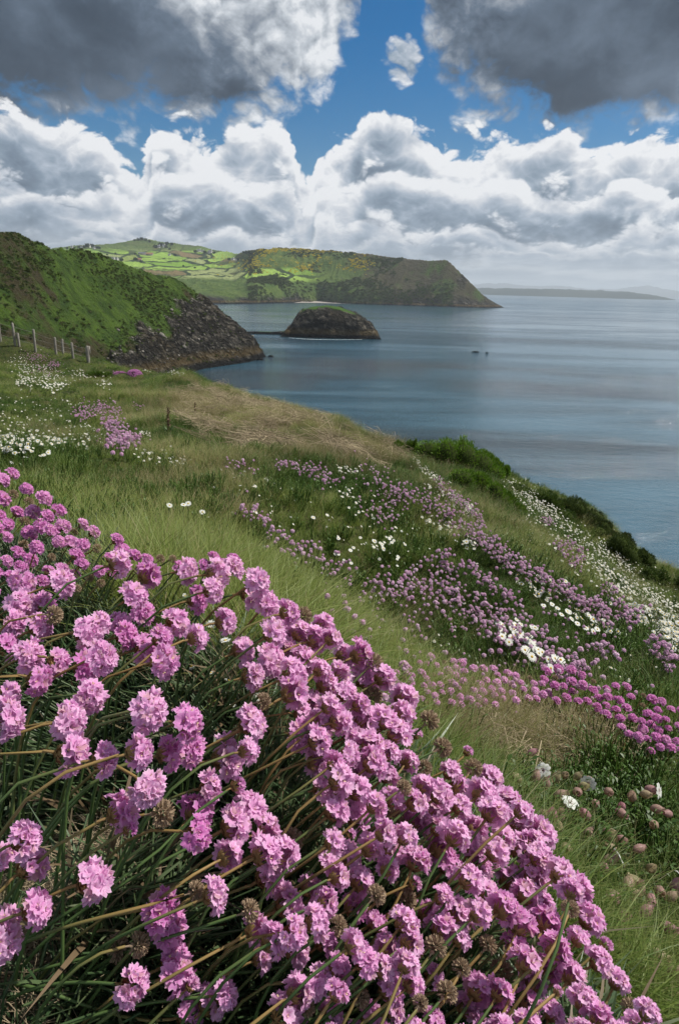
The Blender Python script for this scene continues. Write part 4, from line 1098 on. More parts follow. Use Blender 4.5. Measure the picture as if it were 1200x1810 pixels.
def strokes(pts, wd, n, rs):
    """n pixel positions along a polyline with gaussian spread wd"""
    P_ = np.array(pts, float); L_ = np.r_[0, np.cumsum(np.hypot(*np.diff(P_, axis=0).T))]
    s_ = rs.uniform(0, L_[-1], n); u_ = np.interp(s_, L_, P_[:, 0]); v_ = np.interp(s_, L_, P_[:, 1])
    cl = fbm(s_/28+pts[0][0], s_*0+pts[0][1], 3, .6, 12)
    w__ = wd*(.65+.8*np.abs(cl))
    return u_+rs.normal(0, 1, n)*w__*1.0, v_+rs.normal(0, 1, n)*w__*.75
def flower_patch(name, label, cat, key, uv_, rad, hue, lift=.10, r_keep=True, group=None, faceup=False):
    g_ = on_ground(*uv_, lift=lift)
    g_ = g_[rng.uniform(0, 1, len(g_)) < (.8 if r_keep else 1)]
    n = len(g_); r__ = np.hypot(g_[:, 0], g_[:, 1])
    rad = rad*(.50 if faceup else .60)*np.exp(rng.normal(0, .16, n))
    g_ = g_+np.array([0, 0, 1])*(lift*rng.uniform(.6, 1.25, n))[:, None]
    ax = np.stack([rng.normal(.45, .2, n), rng.normal(-.05, .25, n), np.ones(n)], 1)
    if faceup: ax = np.stack([rng.normal(.35, .3, n), rng.normal(-.35, .3, n), np.ones(n)*.9], 1)
    o = scatter(name, key, g_, rad*rng.uniform(.75, 1.25, n), dry=np.clip(hue*.55+rng.normal(0, .12, n), 0, 1), axis=ax)
    o['kind'] = 'stuff'
    return tag(o, label, cat, group)
rs = np.random.default_rng(5)
def cat2(*a): return np.concatenate([x[0] for x in a]), np.concatenate([x[1] for x in a])
TH = [
 ('pale pink thrift strung down the slope from the straw to the dark gorse', [strokes([(690, 868), (730, 872), (770, 893), (810, 925), (850, 950), (885, 980), (925, 1002), (960, 1025), (1000, 1045), (1050, 1070), (1075, 1092)], 9, 900, rs)], .011, .25),
 ('narrow pink thrift line under the white daisy trail', [strokes([(770, 850), (800, 875), (835, 905), (850, 915)], 6, 190, rs)], .011, .3),
 ('pink thrift row through the middle grass, ending in a loose knot', [strokes([(765, 980), (810, 995), (850, 1020), (880, 1040), (905, 1062)], 10, 170, rs)], .0115, .35),
 ('broad pale thrift drift running down to the big oxeye daisies', [strokes([(655, 1025), (700, 1032), (750, 1020), (785, 1042), (820, 1062), (850, 1085), (885, 1102), (925, 1135), (975, 1160), (1025, 1185)], 19, 560, rs), strokes([(740, 1040), (830, 1085), (950, 1130)], 26, 130, rs)], .0112, .22),
 ('short pink thrift streaks among the white flowers near the cliff edge', [strokes([(960, 915), (978, 928)], 4, 50, rs), strokes([(1002, 960), (1030, 985)], 5, 90, rs), strokes([(975, 955), (1000, 975), (1020, 1000)], 5, 80, rs)], .012, .4),
 ('thin pink thrift trail at the foot of the daisy bank', [strokes([(1060, 1030), (1100, 1080), (1112, 1095)], 5, 110, rs), strokes([(1140, 1128), (1168, 1150), (1185, 1168)], 6, 70, rs), strokes([(1020, 1120), (1080, 1150)], 12, 30, rs)], .011, .4),
 ('small pink thrift clump on the open grass in the middle', [strokes([(425, 888), (445, 898), (470, 925), (480, 940)], 9, 75, rs)], .0115, .3),
 ('loose pink thrift trail below the small clump on open grass', [strokes([(488, 943), (520, 960), (550, 975), (585, 1000), (620, 1020)], 13, 90, rs)], .0115, .3),
 ('pink thrift drift just below the flattened straw', [strokes([(492, 818), (530, 822), (560, 832), (590, 848)], 8, 150, rs), strokes([(400, 818), (450, 826)], 7, 40, rs)], .0118, .4),
 ('mauve pink thrift mound on the left of the slope', [strokes([(140, 730), (175, 720), (208, 728)], 11, 260, rs), strokes([(185, 745), (208, 752)], 9, 110, rs), strokes([(198, 776), (215, 772), (238, 776)], 12, 240, rs)], .019, .45),
 ('lone small pink thrift tuft in front of the straw', [strokes([(238, 715), (250, 718)], 4, 26, rs)], .012, .5),
 ('pale pink thrift mixed with white flowers below the skyline', [strokes([(640, 820), (680, 860), (700, 900)], 18, 110, rs), strokes([(640, 890), (700, 915)], 12, 50, rs)], .011, .1),
 ('faint pink thrift sprinkled on the bank under the fence', [strokes([(45, 632), (80, 630)], 7, 110, rs), strokes([(92, 640), (104, 646)], 5, 70, rs), strokes([(60, 640), (100, 655)], 12, 80, rs)], .026, .8),
 ('scattered single thrift heads across the lower grass', [(rs.uniform(560, 1150, 210), rs.uniform(1050, 1230, 210)), (rs.uniform(560, 760, 60), rs.uniform(1040, 1130, 60))], .0105, .1)]
for lab, st_, rad, hue in TH:
    uu_, vv_2 = cat2(*st_)
    flower_patch('thrift_drift', lab, 'thrift', 'small_thrift', (uu_, vv_2), rad, hue)

# the magenta clump close by: single flowers as parts
def small_head_obj(parent, og, H, axis, rad, tone, rr_, slim=1.0):
    return plant_head(parent, og, H, axis, rad, 1 if rr_.random() < .07 else 0, tone, rr_, leanx=.035, slim=slim)
for lab, poly, dist_, tone0, px0, seed in [
     ('pale pink thrift band behind the tan grass tussock', [(700, 1180), (760, 1160), (850, 1178), (960, 1200), (960, 1235), (860, 1250), (740, 1245), (690, 1215)], 14, .1, 15.5, 31),
     ('deep magenta thrift thicket at the side of the tan tussock', [(960, 1180), (1010, 1185), (1060, 1205), (1110, 1215), (1210, 1250), (1210, 1330), (1150, 1330), (1100, 1290), (1040, 1250), (960, 1235)], 16, .9, 18, 32)]:
    pp = poisson(poly, lambda a, b: dist_, [], 6000, seed)
    rr2_ = random.Random(seed); cu, cv = np.mean([q[0] for q in pp]), np.mean([q[1] for q in pp])
    g0 = on_ground([cu], [cv])[0]; pl2 = E('thrift_plant', g0, lab, 'thrift')
    gh = near.hit(np.array([q[0] for q in pp]), np.array([q[1]+78. for q in pp]))
    for (a, b, kd), gp in zip(pp, gh):
        if np.isnan(gp[0]): continue
        dd = (gp@Fv); H = P(a, b, dd*rr2_.uniform(.98, 1.03))
        small_head_obj(pl2, g0, H, np.array([rr2_.uniform(.1, .6), rr2_.gauss(0, .25), 1.0]), px0/2/FPX*dd*rr2_.uniform(.8, 1.15), tone0+rr2_.uniform(-.2, .2), rr2_, 1.0)

# the domed thrift cushion on its earthy tussock
def mound(center, rx, ry, rz, mat, name, parent, seed, org, na=28, nb=12, amp=.12):
    V = []; 
    for i in range(nb):
        ph = i/(nb-1)*math.pi*.62
        for j in range(na):
            th = j/na*6.283; r_m = 1+amp*float(fbm(np.array(math.cos(th)*2+seed), np.array(math.sin(th)*2+i*.35), 3, .6, seed))*1.6
            V.append((center[0]-org[0]+rx*math.sin(ph)*math.cos(th)*r_m, center[1]-org[1]+ry*math.sin(ph)*math.sin(th)*r_m, center[2]-org[2]+rz*math.cos(ph)*r_m))
    Q = [(i*na+j, i*na+(j+1) % na, (i+1)*na+(j+1) % na, (i+1)*na+j) for i in range(nb-1) for j in range(na)]
    return obj(name, mesh(name, V, np.array(Q), [mat]), parent)
g0 = on_ground([232.], [672.])[0]
d0 = g0@Fv; unit = d0/FPX
th_e = E('thrift_cushion', g0, 'round purple-pink thrift cushion domed over a dark earthy tussock', 'thrift')
cc = g0+np.array([0, .1, 2*unit])
mound(cc-np.array([6*unit, 0, 0]), 27*unit, 22*unit, 10*unit, m_soil, 'tussock', th_e, 3, g0, amp=.3)
n = 420; a_ = rs.uniform(0, 6.283, n); ph_ = np.arccos(1-rs.uniform(0, .95, n))
dv = np.stack([np.sin(ph_)*np.cos(a_), np.sin(ph_)*np.sin(a_), np.cos(ph_)], 1)
pp = cc+np.array([5*unit, 0, 4*unit])+dv*np.array([14*unit, 14*unit, 12*unit])
n2 = 130; p2 = cc+np.stack([rs.uniform(-32, -8, n2)*unit, rs.normal(0, 3, n2)*unit, (9+rs.normal(0, 1.4, n2))*unit], 1)+np.array([0, 0, 1])*0
so = scatter('flower_heads', 'small_thrift', np.r_[pp, p2], np.full(n+n2, 1.15*unit), dry=np.clip(.85+rs.normal(0, .12, n+n2), 0, 1), axis=np.r_[dv+.2*rs.normal(0, 1, (n, 3)), np.tile([0.1, -.2, 1], (n2, 1))], parent=th_e)
so['kind'] = 'stuff'; so.location = (-g0[0], -g0[1], -g0[2]-CZ)

# white flowers
WH = [
 ('trail of small white daisies running down from the skyline to the gorse', 'small_daisy', [strokes([(700, 788), (725, 805), (750, 828), (785, 860), (820, 890), (850, 918)], 5, 330, rs), strokes([(760, 850), (800, 885), (830, 910)], 10, 120, rs)], .017, .05),
 ('wide white daisy bank spilling over the steep slope above the sea', 'small_daisy', [(lambda q: (q[0], q[1]))(strokes([(930, 872), (990, 925), (1050, 985), (1110, 1040), (1165, 1090), (1215, 1140)], 22, 1900, rs)), strokes([(1060, 960), (1120, 1020), (1200, 1090)], 20, 700, rs), strokes([(895, 850), (940, 885), (980, 915)], 8, 250, rs)], .017, .06),
 ('white daisies sprinkled in the grass above the pink drift', 'small_daisy', [strokes([(600, 922), (640, 950), (700, 975)], 24, 36, rs), strokes([(590, 828), (632, 830)], 5, 40, rs), strokes([(600, 870), (660, 900)], 16, 30, rs)], .014, .07),
 ('white daisies trailing through the pink thrift row', 'small_daisy', [strokes([(755, 915), (790, 932), (835, 965)], 10, 60, rs), strokes([(900, 1000), (960, 1040), (990, 1060)], 14, 60, rs), strokes([(1000, 1070), (1080, 1110)], 12, 30, rs)], .018, .06),
 ('tiny white campion flowers covering the bank below the fence posts', 'small_daisy', [strokes([(25, 640), (60, 650), (90, 665), (120, 672)], 15, 420, rs), strokes([(30, 670), (110, 680)], 10, 160, rs), strokes([(135, 655), (150, 668)], 6, 50, rs), strokes([(175, 665), (190, 680)], 8, 60, rs)], .034, .08),
 ('tiny white and cream flowers spread over the shaded grass', 'small_daisy', [(rs.uniform(0, 160, 230), rs.uniform(700, 790, 230)), strokes([(0, 780), (60, 785), (120, 770)], 14, 200, rs)], .019, .06),
 ('small white campion flowers dotting the grass near the mauve mound', 'small_daisy', [strokes([(245, 765), (268, 768)], 5, 40, rs), strokes([(150, 750), (180, 775)], 12, 70, rs), strokes([(250, 805), (300, 812), (335, 818)], 8, 70, rs), strokes([(380, 830), (480, 848)], 14, 40, rs)], .014, .05),
 ('white flower tufts beside the domed thrift cushion on the skyline', 'small_daisy', [strokes([(245, 645), (262, 655)], 4, 60, rs), strokes([(295, 655), (322, 662)], 4, 80, rs)], .024, .05)]
for lab, key, st_, rad, lift in WH:
    uu_, vv_2 = cat2(*st_); flower_patch('daisy_drift', lab, 'daisies', key, (uu_, vv_2), rad, 0, lift, faceup=True)
uu_, vv_2 = rs.uniform(330, 1190, 420), rs.uniform(800, 1220, 420)
flower_patch('small_white_flowers', 'single small white flowers scattered thinly over the whole slope', 'flowers', 'small_daisy', (uu_, vv_2), .0085, 0, .05, faceup=True)

# larger oxeye daisies as single flowers
def daisy_thing(u0, v0, rad, label, group, rr_):
    g_ = on_ground([u0], [v0], lift=.11)
    if not len(g_): return
    g_ = g_[0]; dd = g_@Fv; H = P(u0, v0, dd)
    root = empty('oxeye_daisy', (g_[0], g_[1], g_[2]+CZ), label=label, cat='daisy', group=group)
    ax = Vector((rr_.uniform(.1, .6), rr_.uniform(-.7, -.1), .8)).normalized()
    hd_ = Vector(H-g_)
    b = DPARTS[rr_.randrange(3)]
    for nm_, me in zip(('petals', 'disc'), b):
        o = obj(nm_, me, root); o.matrix_local = Matrix.Translation(hd_) @ ax.to_track_quat('Z', 'Y').to_matrix().to_4x4() @ Matrix.Rotation(rr_.uniform(0, 6), 4, 'Z') @ Matrix.Scale(rad, 4)
    sb = Bag(); tube(sb, bez(np.zeros(3), np.array([0, 0, hd_[2]*.5]), np.array(hd_)-np.array(ax)*.02, np.array(hd_), 6), .0012, 4)
    obj('stem', sb.mesh('stem', [m_farstem]), root)
DPARTS = []
for k in range(3):
    b = Bag(); n_p = 15+k
    for i in range(n_p):
        a = i*6.283/n_p+random.uniform(-.06, .06); dr = random.uniform(-.16, .10); s_ = np.array([-math.sin(a), math.cos(a), 0])*.17
        d = np.array([math.cos(a), math.sin(a), 0]); z_ = np.array([0, 0, 1.])
        b.add([d*.2-s_*.4, d*.2+s_*.4, d*.6+s_+z_*.06, d*.6-s_+z_*.06, d*.98+s_*.6+z_*dr, d*.98-s_*.6+z_*dr], [(0, 1, 2, 3), (3, 2, 4, 5)])
    pm_ = b.mesh('petals', [m_white])
    b = Bag(); V = [(0, 0, .17)]+[(math.cos(j*.785)*r0, math.sin(j*.785)*r0, z0) for r0, z0 in ((.14, .15), (.25, .08), (.28, .0)) for j in range(8)]
    b.add(V, [(1+8*q+j, 1+8*q+(j+1) % 8, 9+8*q+(j+1) % 8, 9+8*q+j) for q in (0, 1) for j in range(8)], [(0, 1+j, 1+(j+1) % 8) for j in range(8)])
    DPARTS.append((pm_, b.mesh('disc', [m_yellow])))
rr3 = random.Random(17)
for k in range(42):
    s_ = rr3.random(); u0 = 885+s_*85+rr3.gauss(0, 12); v0 = 1098+s_*62+rr3.gauss(0, 9)
    w_ = 'uphill end' if s_ < .33 else 'middle' if s_ < .67 else 'downhill end'; daisy_thing(u0, v0, .0125*rr3.uniform(.75, 1.2), 'white yellow-centred oxeye daisy at the %s of the patch amid pale thrift' % w_, 'oxeye daisies, %s of the patch' % w_, rr3)
for k in range(16):
    u0 = rr3.uniform(590, 735); v0 = 980+rr3.gauss(0, 26)+(u0-612)*.12
    daisy_thing(u0, v0, .0078*rr3.uniform(.7, 1.2), 'white oxeye daisy with yellow disc on the open middle grass above the drift', 'oxeye daisies on the middle grass', rr3)
for k, (u0, v0) in enumerate(sorted([(985, 1075), (992, 1086), (1003, 1082), (1010, 1094), (975, 1068), (1035, 1110), (1048, 1116), (1055, 1112), (1020, 1102), (960, 1070), (300, 893), (325, 892), (333, 890), (358, 905), (452, 905)])):
    daisy_thing(u0, v0, .0105, 'lone white daisy in long grass, '+'first second third fourth fifth sixth seventh eighth ninth tenth eleventh twelfth thirteenth fourteenth fifteenth'.split()[k]+' counting out from the pink cushion', 'lone daisies in the grass', rr3)

# sea campion by the cushion
def bladder_mesh(seed):
    b = Bag(); V = []; prof = [(0, -.95), (.42, -.85), (.78, -.45), (.90, 0), (.78, .45), (.52, .80), (.40, .92), (.46, 1.05)]
    for i, (r0, z0) in enumerate(prof):
        for j in range(12):
            k = 1+.05*math.cos(j*math.pi); V.append((math.cos(j*.5236)*r0*k, math.sin(j*.5236)*r0*k, z0+(.12 if (i == 7 and j % 2) else 0)))
    Q = [(i*12+j, i*12+(j+1) % 12, (i+1)*12+(j+1) % 12, (i+1)*12+j) for i in range(7) for j in range(12)]
    b.add(V, Q); return b.mesh('calyx', [m_blad])
BL = bladder_mesh(1)
def campion_petals(seed):
    rr_ = random.Random(seed); b = Bag(); z_ = np.array([0, 0, 1.])
    for k in range(5):
        for sgn in (-1, 1):
            a = k*1.2566+sgn*.26+rr_.uniform(-.05, .05); d = np.array([math.cos(a), math.sin(a), 0]); s_ = np.array([-math.sin(a), math.cos(a), 0]); dr = rr_.uniform(-.15, .12)
            V = [d*.15+z_*.98, d*.7-s_*.34+z_*1.12, d*.7+s_*.34+z_*1.12, d*1.25-s_*.50+z_*(1.1+dr), d*1.25+s_*.50+z_*(1.1+dr), d*1.6-s_*.16+z_*(1.0+dr), d*1.6+s_*.16+z_*(1.0+dr)]
            b.add(V, [(1, 2, 4, 3), (3, 4, 6, 5)], [(0, 2, 1)])
    return b.mesh('petals', [m_white])
CP = [campion_petals(i) for i in range(3)]
rr4 = random.Random(23)
CAMP = [('flowering campion with white petals nearest the pink cushion', 960, 1372, [(953, 1362, 1), (963, 1368, 1), (947, 1372, 0), (982, 1374, 0), (998, 1370, 0), (965, 1385, 0), (912, 1375, 0), (940, 1330, 0)]),
        ('campion with an open white flower below its bladders', 1000, 1420, [(1000, 1428, 1), (988, 1442, 0), (956, 1440, 0), (975, 1440, 0), (984, 1462, 0), (990, 1405, 0), (1020, 1400, 0)]),
        ('campion with split white petals at the middle of the patch', 1040, 1380, [(1040, 1380, 1), (1030, 1390, 0), (1052, 1420, 0), (1020, 1372, 0), (1034, 1440, 0), (1075, 1400, 0), (1098, 1425, 0)]),
        ('campion with one white flower set apart toward the grass', 1148, 1396, [(1150, 1396, 1), (1140, 1404, 0), (1116, 1408, 0), (1160, 1430, 0), (1180, 1438, 0), (1155, 1458, 0)]),
        ('campion bearing a drooping white flower over faded bladders', 1075, 1520, [(1078, 1520, 1), (1066, 1533, 0), (1076, 1482, 0), (1080, 1500, 0), (1097, 1437, 0), (1128, 1500, 0), (1040, 1475, 0), (1097, 1485, 0)]),
        ('budding campion with beige papery bladders and no petals', 1120, 1570, [(1122, 1560, 0), (1130, 1572, 0), (1165, 1575, 0), (1185, 1585, 0), (1080, 1580, 0), (1085, 1590, 0), (1118, 1580, 0), (1150, 1590, 0), (1195, 1563, 1)]),
        ('campion with purple bladders hanging low by the cushion rim', 1040, 1475, [(985, 1462, 0), (975, 1478, 0), (1040, 1472, 0), (1075, 1470, 0), (1150, 1535, 0), (1000, 1500, 0), (975, 1525, 0)]),
        ('sparse campion over the lower green grass', 1110, 1650, [(1140, 1610, 0), (1180, 1640, 0), (1100, 1620, 0), (1160, 1690, 0), (1110, 1560, 0), (1190, 1720, 0)])]
for lab, cu, cv, fl in CAMP:
    g0 = on_ground([float(cu)], [float(cv+25)])[0]; e = E('sea_campion', g0, lab, 'campion')
    for (a, b, w_f) in fl:
        gp = on_ground([float(a)], [float(b+90)])[0]; dd = gp@Fv; H = P(a, b, dd*.99)
        ax = Vector((rr4.uniform(-.5, .9), rr4.uniform(-.6, .3), rr4.uniform(.1, .7))).normalized()
        rad = .0070*rr4.uniform(.85, 1.15)
        o = bpy.data.objects.new('flower', BL); COL.objects.link(o); o.parent = e
        o.matrix_local = Matrix.Translation(Vector(H-g0)) @ ax.to_track_quat('Z', 'Y').to_matrix().to_4x4() @ Matrix.Diagonal((rad, rad, rad*1.4, 1))
        if w_f: q_ = bpy.data.objects.new('petals', CP[rr4.randrange(3)]); COL.objects.link(q_); q_.parent = o; o['label'] = 'open flower with white petals'
        b0 = np.array(H)-np.array(ax)*rad*1.2
        sb = Bag(); tube(sb, bez(gp-g0, gp-g0+np.array([0, 0, .03]), b0-g0-np.array([0, 0, .025]), b0-g0, 7), .0009, 4)
        obj('stalk', sb.mesh('stalk', [m_farstem]), e)
        lb = Bag()
        for k in range(14):
            s_ = rr4.random(); q0 = (gp-g0)*(1-s_)+(b0-g0)*s_*.9; an = rr4.uniform(0, 6.28); d = np.array([math.cos(an), math.sin(an), .5]); L_ = rr4.uniform(.010, .018); sd_ = np.array([-math.sin(an), math.cos(an), 0])*L_*.24
            lb.add([q0, q0+d*L_*.5+sd_, q0+d*L_, q0+d*L_*.5-sd_], [(0, 1, 2, 3)])
        obj('leaves', lb.mesh('leaves', [m_herb], smooth=False), e)
sp = ground_pts(9000, .6, 1.6, R(36), 1.5); su, sv = proj(sp)
sp = sp[rng.uniform(0, 1, len(sp)) < .45*gauss(su, sv, 1070, 1480, 130, 130)*(~on_cushion(sp))]
tag(scatter('campion_leaves', 'herb', sp+np.array([0, 0, .015]), rng.uniform(.7, 1.3, len(sp)), rnd=rng.uniform(.0, .6, len(sp))), 'small fleshy campion leaves filling the ground beside the cushion', kind='stuff')

# tall bents and a brown dock on the skyline
g_ = on_ground(*strokes([(380, 698), (460, 714), (540, 736), (600, 756), (660, 776), (720, 792)], 5, 170, rs))
tag(scatter('skyline_bents', 'fine_tuft', g_, rs.uniform(1.2, 2.4, len(g_)), dry=rs.uniform(0, 1, len(g_))), 'tall thin grass stalks standing against the sea on the slope crest', kind='stuff')
m_dock, t, out = material('dock_stem'); principled(t, out, (.10, .06, .035), .8)
for (u0, v0, hh_, lab) in [(298, 768, 48, 'dark upright dock stalk standing in front of the flattened straw'), (345, 735, 24, 'short brown dock stalk among the straw near the crest')]:
    g_ = on_ground([float(u0)], [float(v0)])[0]; un = (g_@Fv)/FPX; e = E('dock_plant', g_, lab, 'plant'); b = Bag(); h_ = hh_*un
    tube(b, [(0, 0, -.02), (.02*h_, 0, h_*.5), (.05*h_, 0, h_)], [.035*h_, .028*h_, .015*h_], 5); obj('stem', b.mesh('stem', [m_dock]), e)
    b = Bag(); r5 = np.random.default_rng(9)
    for i in range(90):
        z_ = r5.uniform(.35, 1.0)*h_; a_ = r5.uniform(0, 6.28); c = np.array([.05*z_+math.cos(a_)*.05*h_, math.sin(a_)*.05*h_, z_]); k_ = .028*h_
        b.add([c-r5.normal(0, k_, 3), c+r5.normal(0, k_, 3), c+r5.normal(0, k_, 3)], [], [(0, 1, 2)])
    obj('seed_spike', b.mesh('seed_spike', [m_dock], False), e)
    b = Bag()
    for i in range(12): blade(b, np.zeros(3), r5.uniform(0, 6.28), h_*r5.uniform(.25, .5), r5.uniform(.4, 1.1), h_*.09, 4)
    obj('leaves', b.mesh('leaves', [m_herb]), e)

# ------------------------------------------------------------------ gorse bushes
def bush(label, cu, cv, wpx, hpx, tone, seed, n=5200, lumps=9, name='gorse_bush', group=None, push=0.0):
    g_ = on_ground([float(cu)], [float(cv)])
    g_ = g_[0] if len(g_) else np.array(at_r(cu, cv, 11.5))
    g_ = g_*(1+push); un = (g_@Fv)/FPX; r_s = np.random.default_rng(seed)
    e = E(name, g_, label, 'bush', group)
    wv_, hh_ = wpx*un/2, hpx*un
    L_ = []
    for k in range(lumps):
        x = r_s.uniform(-1, 1); 
        L_.append((x*wv_*.85, r_s.uniform(-.6, .6)*wv_*.6, hh_*r_s.uniform(.12, .45)*(1-.4*abs(x)), wv_*r_s.uniform(.14, .40), hh_*r_s.uniform(.30, .62)*(1-.3*abs(x))))
    per = n//lumps; V = []; F = []; lr = []; cnt = 0; core = Bag()
    for (lx, ly, lz, lr_, lh) in L_:
        gx, gy = g_[0]+lx, g_[1]+ly; gz = near.height(np.array([gx]), np.array([gy]))[0]-g_[2]
        gz = min(max(gz, -hh_*1.2), hh_*.6)
        a = r_s.uniform(0, 6.283, per); ph = np.arccos(1-r_s.uniform(0, 1.25, per))
        d = np.stack([np.sin(ph)*np.cos(a), np.sin(ph)*np.sin(a), np.cos(ph)], 1)
        nz = 1+.20*fbm(a*1.6+seed, ph*2.5, 3, .6, seed % 50)
        c = np.array([lx, ly, lz+gz])+d*np.array([lr_, lr_, lh])*(nz*r_s.uniform(.86, 1.04, per))[:, None]
        up = d+np.array([0, 0, .5])+r_s.normal(0, .3, (per, 3)); up /= np.linalg.norm(up, axis=1)[:, None]
        sd_ = np.cross(up, r_s.normal(0, 1, (per, 3))); sd_ /= np.linalg.norm(sd_, axis=1)[:, None]
        s_ = (2.6*un*r_s.uniform(.6, 1.4, per))[:, None]
        V.append(np.stack([c-sd_*s_*.30, c+sd_*s_*.30, c+up*s_*1.5], 1).reshape(-1, 3)); lr.append(np.repeat(np.clip(r_s.normal(.5, .25, per)+(nz-1)*2, 0, 1), 3))
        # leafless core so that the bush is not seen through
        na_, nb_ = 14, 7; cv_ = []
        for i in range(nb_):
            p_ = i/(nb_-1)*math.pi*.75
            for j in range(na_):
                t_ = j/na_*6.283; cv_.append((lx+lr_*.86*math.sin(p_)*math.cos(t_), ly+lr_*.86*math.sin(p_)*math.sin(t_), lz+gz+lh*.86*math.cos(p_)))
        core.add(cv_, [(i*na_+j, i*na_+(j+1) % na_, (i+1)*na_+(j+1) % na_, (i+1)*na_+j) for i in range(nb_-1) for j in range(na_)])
    V = np.concatenate(V); F = np.arange(len(V)).reshape(-1, 3)
    fo = obj('foliage', mesh('foliage', V, F, [m_gorse], smooth=False, attrs=dict(leafrnd=np.concatenate(lr))), e); fo['tone'] = tone
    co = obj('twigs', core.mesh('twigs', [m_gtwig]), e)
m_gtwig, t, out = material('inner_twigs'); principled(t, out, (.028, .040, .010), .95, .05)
bush('bright green gorse cushion on the skyline, largest of the bushes', 812, 828, 150, 62, 0.05, 1, 9000, 14)
bush('bright green gorse with a rounded outer end over the water', 868, 842, 70, 50, 0.15, 2, 4500, 8)
bush('smaller green bush at the skyline end of the daisy trail', 728, 806, 60, 34, .45, 3, 3000, 6)
bush('green gorse strip hugging the ground under the brightest cushion', 845, 872, 120, 46, .18, 4, 6500, 12)
bush('dull green gorse tongue below the gorse strip', 892, 898, 70, 38, .4, 5, 4000, 8)
bush('dark gorse starting the ragged cliff edge hedge', 960, 890, 120, 26, .8, 6, 4000, 8)
bush('dark olive gorse lump midway along the cliff edge', 1015, 912, 110, 30, .95, 7, 4200, 8)
bush('brown-green gorse on the steep part of the cliff edge', 1066, 950, 110, 42, 1.0, 8, 4600, 9)
bush('dark gorse shoulder dropping toward the water', 1108, 990, 90, 40, .9, 9, 3600, 7)
bush('last dark bush where the slope leaves the picture', 1178, 1035, 100, 40, .85, 10, 3800, 7)
bush('low green scrub on the skyline just past the pale straw', 405, 697, 42, 9, .5, 11, 1800, 5)
bush('mossy green tussock between the fence and the thrift cushion', 178, 668, 50, 12, .55, 12, 2000, 6)

m_scrub, t, out = material('hillside_scrub')
rnd = inst_attr(t, 'rnd'); d_ = inst_attr(t, 'dry')
leafy(t, out, t.mix(t.ss(d_, .5, .55), t.mix(d_, t.mix(rnd, (.034, .058, .011), (.068, .104, .018)), (.074, .060, .028)), t.mix(rnd, (.62, .50, .03), (.48, .40, .04))), .15, .8, .1)
def scrub_mesh(seed, n=60, flat=.5):
    b = Bag(); r5 = np.random.default_rng(seed)
    for i in range(n):
        d = r5.normal(0, 1, 3); d[2] = abs(d[2]); d /= np.linalg.norm(d); c = d*np.array([1, 1, flat])*r5.uniform(.55, 1.0)*(1+.3*math.sin(3*d[0]+seed))
        b.add([c-r5.normal(0, .22, 3), c+r5.normal(0, .22, 3), c+r5.normal(0, .22, 3)], [], [(0, 1, 2)])
    return b.mesh('scrub', [m_scrub], False)
source('scrub', [scrub_mesh(i) for i in range(4)])
m_stone, t, out = material('loose_stone')
rnd = inst_attr(t, 'rnd'); principled(t, out, t.mix(rnd, (.045, .040, .033), (.22, .205, .175)), .9, .1)
def stone_mesh(seed):
    r5 = np.random.default_rng(seed); V = []
    for i in range(5):
        ph = i/4*math.pi
        for j in range(7):
            th = j/7*6.283+i*.4; k = r5.uniform(.65, 1.15); V.append((math.sin(ph)*math.cos(th)*k, math.sin(ph)*math.sin(th)*k*.8, math.cos(ph)*.6*k))
    b = Bag(); b.add(V, [(i*7+j, i*7+(j+1) % 7, (i+1)*7+(j+1) % 7, (i+1)*7+j) for i in range(4) for j in range(7)]); return b.mesh('stone', [m_stone], False)
source('stones', [stone_mesh(i) for i in range(4)])
def land_pts(pl, mask, n, seed):
    r5 = np.random.default_rng(seed); wgt = (mask*pl.r**2*(pl.z+CZ > 1.5)*(pl.r < pl.rs*1.03)).ravel(); wgt = np.clip(wgt, 0, None)
    k = r5.choice(wgt.size, n, p=wgt/wgt.sum())
    j = r5.uniform(-.5, .5, (n, 2)); a = pl.A.ravel()[k]+j[:, 0]*(pl.az[1]-pl.az[0]); l = np.exp(pl.L.ravel()[k]+j[:, 1]*(pl.lr[1]-pl.lr[0]))
    x, y_ = np.sin(a)*l, np.cos(a)*l; return np.stack([x, y_, pl.height(x, y_)], 1)
cl = fbm(hd.x/24, hd.y/16, 4, .6, 51)
q = land_pts(hd, sstep(cl+.25*heath, -.02, .30)*(1-rock)+.08, 4200, 1)
tag(scatter('hillside_scrub', 'scrub', q, rng.uniform(.25, 1.05, len(q)), dry=rng.uniform(0, .48, len(q))), 'dark bracken and heather tussocks over the green headland', kind='stuff')
Zh = hd.z+CZ; edge_ = rock*(1-rock)*4
q = land_pts(hd, edge_*1.0+.16*rock+.02*sstep(-Zh, -30, -10), 800, 2)
tag(scatter('cliff_stones', 'stones', q, np.exp(rng.normal(-.95, .6, len(q)))), 'grey stones and broken ledges scattered down the rocky cliff', kind='stuff')
fz = far.z+CZ
q = land_pts(far, (uf > 440)*(uf < 800)*sstep(fbm(far.x/90, far.y/90, 4, .6, 52), -.1, .25), 3600, 3)
tag(scatter('far_scrub', 'scrub', q, rng.uniform(1.5, 5.0, len(q)), dry=rng.uniform(0, .48, len(q))), 'dark scrub over the slopes of the long far headland', kind='stuff')
q = land_pts(far, gorf*sstep(fbm(far.x/60, far.y/60, 4, .6, 53), -.05, .2)+1e-9, 1300, 4)
tag(scatter('blooming_gorse', 'scrub', q, rng.uniform(1.2, 4.0, len(q)), dry=rng.uniform(.56, 1, len(q))), 'yellow blooming gorse on the near end of the far hill', kind='stuff')

